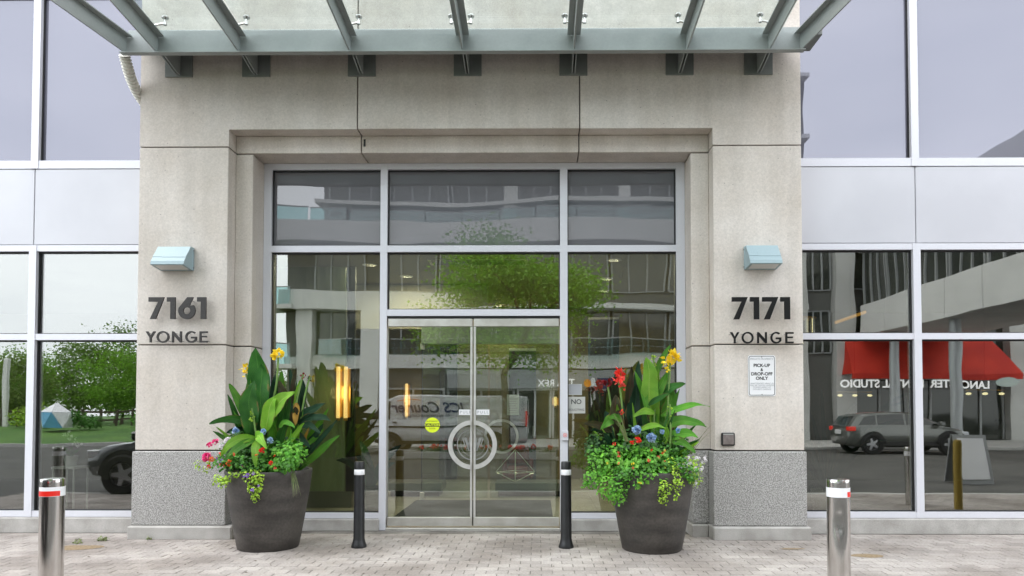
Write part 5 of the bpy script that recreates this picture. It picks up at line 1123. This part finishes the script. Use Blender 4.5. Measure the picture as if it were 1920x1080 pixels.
for k in range(70): tuft(mb, (-80+64*rnd.random(), -47+6*rnd.random(), rnd.uniform(1.5, 5.4)), 2.2, 1.6, 1.5, 150, .36, rnd)
tag(mb.build('far_wood', 'tree_leaf_dark'), 'far belt of dense green woodland behind the park', 'woodland', kind='stuff')
t = thing('garden_fence', 'low dark wooden fence along the park lawn', 'fence', (-30, -20.5, .63))
for i in range(28): MB().box(-12+.9*i-.05, -12+.9*i+.05, -.05, .05, 0, 1.0).build('post', 'fence_wood', t)
for z in (.35, .8): MB().box(-12.1, 12.4, -.03, .03, z, z+.1).build('rail', 'fence_wood', t)
tag(MB().box(-28.93, -28.7, -20.1, -19.9, .6, 4.3, .02).build('white_post', 'white_post'), 'tall white post in the park, mirrored at left edge', 'post')
# faceted climbing dome
t = thing('climbing_dome', 'faceted white and blue climbing dome on the park lawn', 'playground', (-23.9, -17, park_z(-23.9, -17)))
bm = bmesh.new(); bmesh.ops.create_icosphere(bm, subdivisions=1, radius=.8)
bm.faces.ensure_lookup_table(); fl_ = [[(v.co.x, v.co.y, v.co.z+.55) for v in f_.verts] for f_ in bm.faces if f_.calc_center_median().z > -.5]; bm.free()
for i, q in enumerate(fl_):
    c = sum((Vector(p) for p in q), Vector())/3; n_ = (c-Vector((0, 0, .55))).normalized()
    a = [Vector(p)*.97+c*.03 for p in q]; MB().add([p+n_*.02 for p in a]+[p-n_*.03 for p in a], [(0, 1, 2), (5, 4, 3), (0, 3, 4, 1), (1, 4, 5, 2), (2, 5, 3, 0)]).build('facet', 'dome_white' if c.z > .75 or (i % 3 == 0) else 'dome_blue', t)
for i, (x, y_, s_) in enumerate(((-18.6, -15.2, .5), (-17.7, -15.4, .7), (-19.2, -15.6, .4))):
    bm = bmesh.new(); bmesh.ops.create_icosphere(bm, subdivisions=2, radius=s_); rnd = random.Random(i)
    for v in bm.verts: v.co *= rnd.uniform(.8, 1.1); v.co.z *= .6
    me = bpy.data.meshes.new('boulder'); bm.to_mesh(me); bm.free(); me.materials.append(MT['rock']); tag(ob('boulder', me, None, (x, y_-2.5, park_z(x, y_-2.5)+s_*.2)), ('middle-sized pale boulder on the park lawn', 'largest pale boulder on the park lawn', 'smallest pale boulder on the park lawn')[i], 'rock', 'boulders on the park lawn')
# raised bed with red flowers under the street tree
t = thing('raised_bed', 'low concrete planting bed in the drive under the tree', 'planter', (-2.0, -4.6, 0))
for (a, b, c, d) in ((-2.7, 2.7, .52, .62), (-2.7, 2.7, -.62, -.52), (-2.7, -2.6, -.52, .52), (2.6, 2.7, -.52, .52)): MB().box(a, b, c, d, 0, .22, .01).build('kerb_stone', 'kerb', t)
MB().box(-2.6, 2.6, -.52, .52, 0, .17).build('soil', 'soil', t)
rnd = random.Random(77); mb = MB(); mf = MB()
for k in range(24): c = (-4.5+5.0*rnd.random(), -4.6+.8*(rnd.random()-.5), .26); tuft(mb, c, .25, .2, .12, 60, .06, rnd); petals(mf, (c[0], c[1], .34), .09, 16, rnd)
fo = tag(mb.build('bedding_leaves', 'foliage_dark'), 'dark green leaves of the red flower bed under tree', 'plants', kind='stuff'); tag(mf.build('bedding_flowers', 'petal_red'), 'red bedding flowers under the street tree', 'flowers', kind='stuff')
tag(MB().lathe([(.06, 0), (.06, 1.0), (.05, 1.05), (0, 1.06)], 6.4, 6.57, 16).build('yellow_post', 'yellow_paint', smooth=40), 'yellow guard post mirrored in the right window', 'post')
t = thing('sidewalk_sign', 'white A-frame board in dark frame, mirrored in right window', 'sign', (9.0, 2.6, 0))
for s in (-1, 1):
    MB().add([(-.35, s*.3, 0), (.35, s*.3, 0), (.35, s*.03, 1.0), (-.35, s*.03, 1.0), (-.35, s*.3-s*.03, 0), (.35, s*.3-s*.03, 0), (.35, s*.03-s*.02, 1.0), (-.35, s*.03-s*.02, 1.0)], [(0, 1, 2, 3), (7, 6, 5, 4), (0, 4, 5, 1), (1, 5, 6, 2), (2, 6, 7, 3), (3, 7, 4, 0)]).build('frame_board', 'mullion_grey', t)
    MB().add([(-.28, s*.285, .1), (.28, s*.285, .1), (.28, s*.06, .93), (-.28, s*.06, .93)], [(0, 1, 2, 3)]).build('panel', 'sign_white', t)

# ------------------------------------------------------------------ vehicles (mirrored in the glass)
def wheel_meshes(r_, w_):
    ty = MB().lathe([(r_*.62, -w_/2), (r_*.93, -w_/2), (r_, -w_*.32), (r_, w_*.32), (r_*.93, w_/2), (r_*.62, w_/2)], 0, 0, 28, 'Y'); ty.f = [f_ for f_ in ty.f if len(f_) == 4]
    ty = ty.mesh('wheel', 'tyre', 40)
    rm = MB().lathe([(0, -w_*.3), (r_*.62, -w_*.3), (r_*.64, w_*.35), (r_*.58, w_*.42), (r_*.55, -.0), (r_*.2, .0)], 0, 0, 28, 'Y'); rm.f = [f_ for f_ in rm.f if len(f_) == 4]
    for k in range(5):
        a = 2*math.pi*k/5; c, s = math.cos(a), math.sin(a); p = lambda r1, o_, yy: (r1*c-o_*s, yy, r1*s+o_*c)
        rm.add([p(.03, -.05, -w_*.36), p(r_*.58, -.03, -w_*.34), p(r_*.58, .03, -w_*.34), p(.03, .05, -w_*.36), p(.03, -.05, -w_*.1), p(r_*.58, -.03, -w_*.1), p(r_*.58, .03, -w_*.1), p(.03, .05, -w_*.1)], [(0, 1, 2, 3), (0, 4, 5, 1), (2, 6, 7, 3), (1, 5, 6, 2)])
    rm.lathe([(0, w_*.36), (r_*.14, w_*.36), (r_*.14, 0)], 0, 0, 14, 'Y'); return ty, rm.mesh('rim', 'rim', 40)
def vehicle(name, label, cat, loc, rz, st, cab, hw, wheels, wr, body_m, wins, lights, plate=True, roofw=.78, lower=None):
    """st: body stations (x, z_bottom, z_top, width factor); cab: cabin stations (x, z_roof) on belt height; wins: side glass outlines (x, z)."""
    t = thing(name, label, cat, loc, rz)
    def ring(x, zb, zt, k):
        h = hw*k; hp = [(.0, zb), (.85*h, zb), (.96*h, zb+.1), (h, zb+(zt-zb)*.45), (.985*h, zb+(zt-zb)*.78), (.93*h, zt-.02), (.8*h, zt+.01), (0, zt+.03)]
        return [(x, y_, z) for y_, z in hp]+[(x, -y_, z) for y_, z in hp[-2:0:-1]]
    mb = MB(); n = 14
    for s in st: mb.v += ring(*s)
    for i in range(len(st)-1):
        for k in range(n): mb.f.append((i*n+k, i*n+(k+1) % n, (i+1)*n+(k+1) % n, (i+1)*n+k))
    mb.f += [tuple(range(n))[::-1], tuple(range((len(st)-1)*n, len(st)*n))]
    body = mb.build('body', body_m, t, 50)
    belt = lambda x: max(s[2] for s in st if True) if False else next((a[2]+(b[2]-a[2])*(x-a[0])/(b[0]-a[0]) for a, b in zip(st[:-1], st[1:]) if a[0] <= x <= b[0]), st[-1][2])
    cm = MB()
    def hwz(x, z):   # half width of the cabin side at height z
        zr = max(c[1] for c in cab); zb = .9*max(s[2] for s in st); f_ = min(1, max(0, (z-zb)/max(.01, zr-zb))); return hw*(.95+(roofw-.95)*f_)
    for x, z in cab:
        zb = belt(x)-.03; z = max(z, zb+.02); a, b, c = hwz(x, zb), hwz(x, z-.06), hwz(x, z)*.86
        cm.v += [(x, a, zb), (x, b, z-.05), (x, c, z), (x, 0, z+.02), (x, -c, z), (x, -b, z-.05), (x, -a, zb)]
    for i in range(len(cab)-1):
        for k in range(6): cm.f.append((i*7+k, i*7+k+1, (i+1)*7+k+1, (i+1)*7+k))
    cm.f += [tuple(range(7)), tuple(range((len(cab)-1)*7, len(cab)*7))[::-1]]
    cm.build('cabin', body_m, t, 45)
    for s in (-1, 1):
        for poly in wins:
            wm = MB(); q = [(x, s*(hwz(x, z)+.012), z) for x, z in poly]; q2 = [(x, s*(hwz(x, z)-.03), z) for x, z in poly]; k = len(q)
            wm.add(q+q2, [tuple(range(k)) if s < 0 else tuple(range(k))[::-1]]+[(i, (i+1) % k, k+(i+1) % k, k+i) for i in range(k)]); wm.build('side_window', 'car_glass', t)
        for wx in wheels:
            wo = ob('wheel', WM[wr][0], t, (wx, s*(hw-.06), wr), (0, 0, 0 if s < 0 else math.pi)); ob('rim', WM[wr][1], wo)
            ar = MB(); 
            for i in range(12):
                a0, a1 = math.pi*i/12, math.pi*(i+1)/12; P = lambda r_, a, yy: (wx+r_*math.cos(a), yy, wr+r_*math.sin(a)); y_ = s*(hw+.012)
                ar.add([P(wr*1.06, a0, y_), P(wr*1.25, a0, y_), P(wr*1.25, a1, y_), P(wr*1.06, a1, y_), P(wr*1.06, a0, s*(hw-.1)), P(wr*1.06, a1, s*(hw-.1))], [(0, 1, 2, 3), (0, 3, 5, 4)])
            ar.build('wheel_arch', 'black_plastic', t)
            MB().lathe([(0, .0), (wr*1.1, .0), (wr*1.1, .01), (0, .01)], wx, s*(hw+.004), 24, 'Y', wr).build('wheel_well', 'black_plastic', t)
        MB().box(st[0][0]+.7, st[-1][0]-.7, s*hw-.02 if s > 0 else -hw-.012, s*hw+.012 if s > 0 else -hw+.02, st[1][1]-.02, st[1][1]+.1, .005).build('sill', lower or 'black_plastic', t)
        mx_ = [p for p in wins[-1]][0][0]; MB().box(mx_-.1, mx_+.08, s*(hw+.12)-.09, s*(hw+.12)+.09, wins[-1][0][1]-.02, wins[-1][0][1]+.14, .03).build('mirror', body_m if body_m != 'van_white' else 'black_plastic', t)
        for (x0, x1, z0, z1, m, nm, yi) in lights: MB().box(x0, x1, s*hw*yi-.13, s*hw*yi+.13, z0, z1, .02).build(nm, m, t)
    if plate: MB().box(st[0][0]-.03, st[0][0]-.015, -.26, .26, .72, .88, .003).build('licence_plate', 'sign_white', t)
    return t
WM = {.34: wheel_meshes(.34, .22), .36: wheel_meshes(.36, .24)}
SUV_ST = [(-2.1, .42, .85, .8), (-2.02, .32, .98, .92), (-1.7, .26, 1.0, .98), (-.6, .24, .99, 1.0), (.9, .24, .96, 1.0), (1.15, .25, .95, .99), (1.7, .28, .86, .96), (2.0, .34, .76, .88), (2.1, .42, .62, .78)]
SUV_CAB = [(-2.06, 1.0), (-1.8, 1.38), (-1.5, 1.45), (-.6, 1.49), (.1, 1.46), (.5, 1.33), (1.2, .97)]
SUV_WIN = [[(-1.75, 1.05), (-1.15, 1.04), (-1.15, 1.38), (-1.55, 1.34)], [(-1.08, 1.04), (-.22, 1.02), (-.22, 1.41), (-1.08, 1.39)], [(.98, 1.0), (.42, 1.32), (.1, 1.4), (-.14, 1.41), (-.14, 1.02)]]
SUV_L = [(-2.09, -1.85, .85, 1.0, 'tail_red', 'tail_light', .82), (1.8, 2.03, .66, .8, 'head_clear', 'headlight', .76)]
def glasspanels(t, hw, rear, front):
    for nm, (x0, z0, x1, z1, k0, k1) in (('rear_window', rear), ('windscreen', front)):
        n_ = Vector((-(z1-z0) if x1 > x0 and nm == 'rear_window' else (z1-z0), 0, abs(x1-x0))).normalized()*.012
        q = [Vector((x0, -hw*k0, z0)), Vector((x0, hw*k0, z0)), Vector((x1, hw*k1, z1)), Vector((x1, -hw*k1, z1))]; MB().add([p+n_ for p in q]+[p-n_ for p in q], [(0, 1, 2, 3), (7, 6, 5, 4), (0, 4, 5, 1), (1, 5, 6, 2), (2, 6, 7, 3), (3, 7, 4, 0)]).build(nm, 'car_glass', t)
c1 = vehicle('parked_suv', 'dark grey SUV mirrored in right window, tail light to the left', 'car', (12.8, -7.6, -.012), 0, SUV_ST, SUV_CAB, .9, (-1.28, 1.3), .36, 'car_grey', SUV_WIN, SUV_L); glasspanels(c1, .9, (-2.05, 1.03, -1.83, 1.36, .72, .66), (1.16, 1.0, .54, 1.33, .8, .66))
c2 = vehicle('parked_suv', 'dark grey SUV whose front end is mirrored in left window', 'car', (-6.2, 3.85, -.012), R(180), SUV_ST, SUV_CAB, .9, (-1.28, 1.3), .36, 'car_dark', SUV_WIN, SUV_L); glasspanels(c2, .9, (-2.05, 1.03, -1.83, 1.36, .72, .66), (1.16, 1.0, .54, 1.33, .8, .66))
c3 = vehicle('parked_car', 'small silver car farther away, mirrored at right', 'car', (24.5, -8.2, -.012), 0, [(-2.1, .4, .72, .8), (-2.0, .28, .88, .92), (-1.4, .22, .92, .98), (1.0, .22, .9, 1.0), (1.7, .26, .78, .95), (2.1, .36, .55, .8)], [(-1.75, .95), (-1.2, 1.3), (-.4, 1.4), (.2, 1.34), (1.1, .92)], .86, (-1.25, 1.28), .34, 'car_silver', [[(-1.3, .97), (-.3, .96), (-.3, 1.32), (-1.0, 1.27)], [(.9, .95), (.15, 1.26), (-.22, 1.33), (-.22, .96)]], [(-2.08, -1.9, .7, .84, 'tail_red', 'tail_light', .8), (1.8, 2.02, .58, .7, 'head_clear', 'headlight', .76)])
VAN_ST = [(-2.95, .45, 1.2, .96), (-2.9, .4, 1.24, .98), (-1.5, .38, 1.26, 1.0), (1.6, .38, 1.26, 1.0), (2.1, .38, 1.24, .99), (2.5, .4, 1.12, .96), (2.85, .42, .95, .9), (2.98, .5, .74, .8)]
VAN_CAB = [(-2.94, 2.0), (-2.5, 2.05), (.3, 2.06), (1.5, 2.04), (1.85, 1.9), (2.55, 1.16)]
van = vehicle('delivery_van', 'white courier van with blue lettering, mirrored behind the doors', 'van', (-3.35, -7.2, -.012), R(180), VAN_ST, VAN_CAB, .99, (-1.85, 1.75), .36, 'van_white', [[(2.45, 1.22), (2.02, 1.76), (1.74, 1.83), (1.74, 1.22)]], [(-2.94, -2.88, .95, 1.5, 'tail_red', 'tail_light', .86), (2.5, 2.8, .74, .92, 'head_clear', 'headlight', .74)], roofw=.88); glasspanels(van, .99, (-2.96, 1.35, -2.95, 1.9, .7, .66), (2.54, 1.2, 1.88, 1.88, .84, .74))
# side lettering: on the van's side that faces the doors (local -y after the half turn)
for s_, sz, x, z, sh, b_ in (('ICS Courier', .5, .4, 1.62, .3, .012), ('An International Company', .15, .5, 1.36, .1, 0)):
    o_ = text('side_lettering', s_, sz, 'navy', (x, -.99*.93-.02, z), (R(84), 0, 0), van, shear=sh, bold=b_, depth=.004)
MB().tube([(.7, -.94, 1.86), (1.1, -.93, 1.9), (1.5, -.95, 1.84)], .012, 6).build('swoosh', 'petal_orange', van)
MB().box(-2.9, 2.4, -1.012, -.985, .95, 1.0, .004).build('side_moulding', 'black_plastic', van)
MB().box(1.5, 1.65, -1.03, -.99, 1.1, 1.14, .004).build('door_handle', 'black_plastic', van)
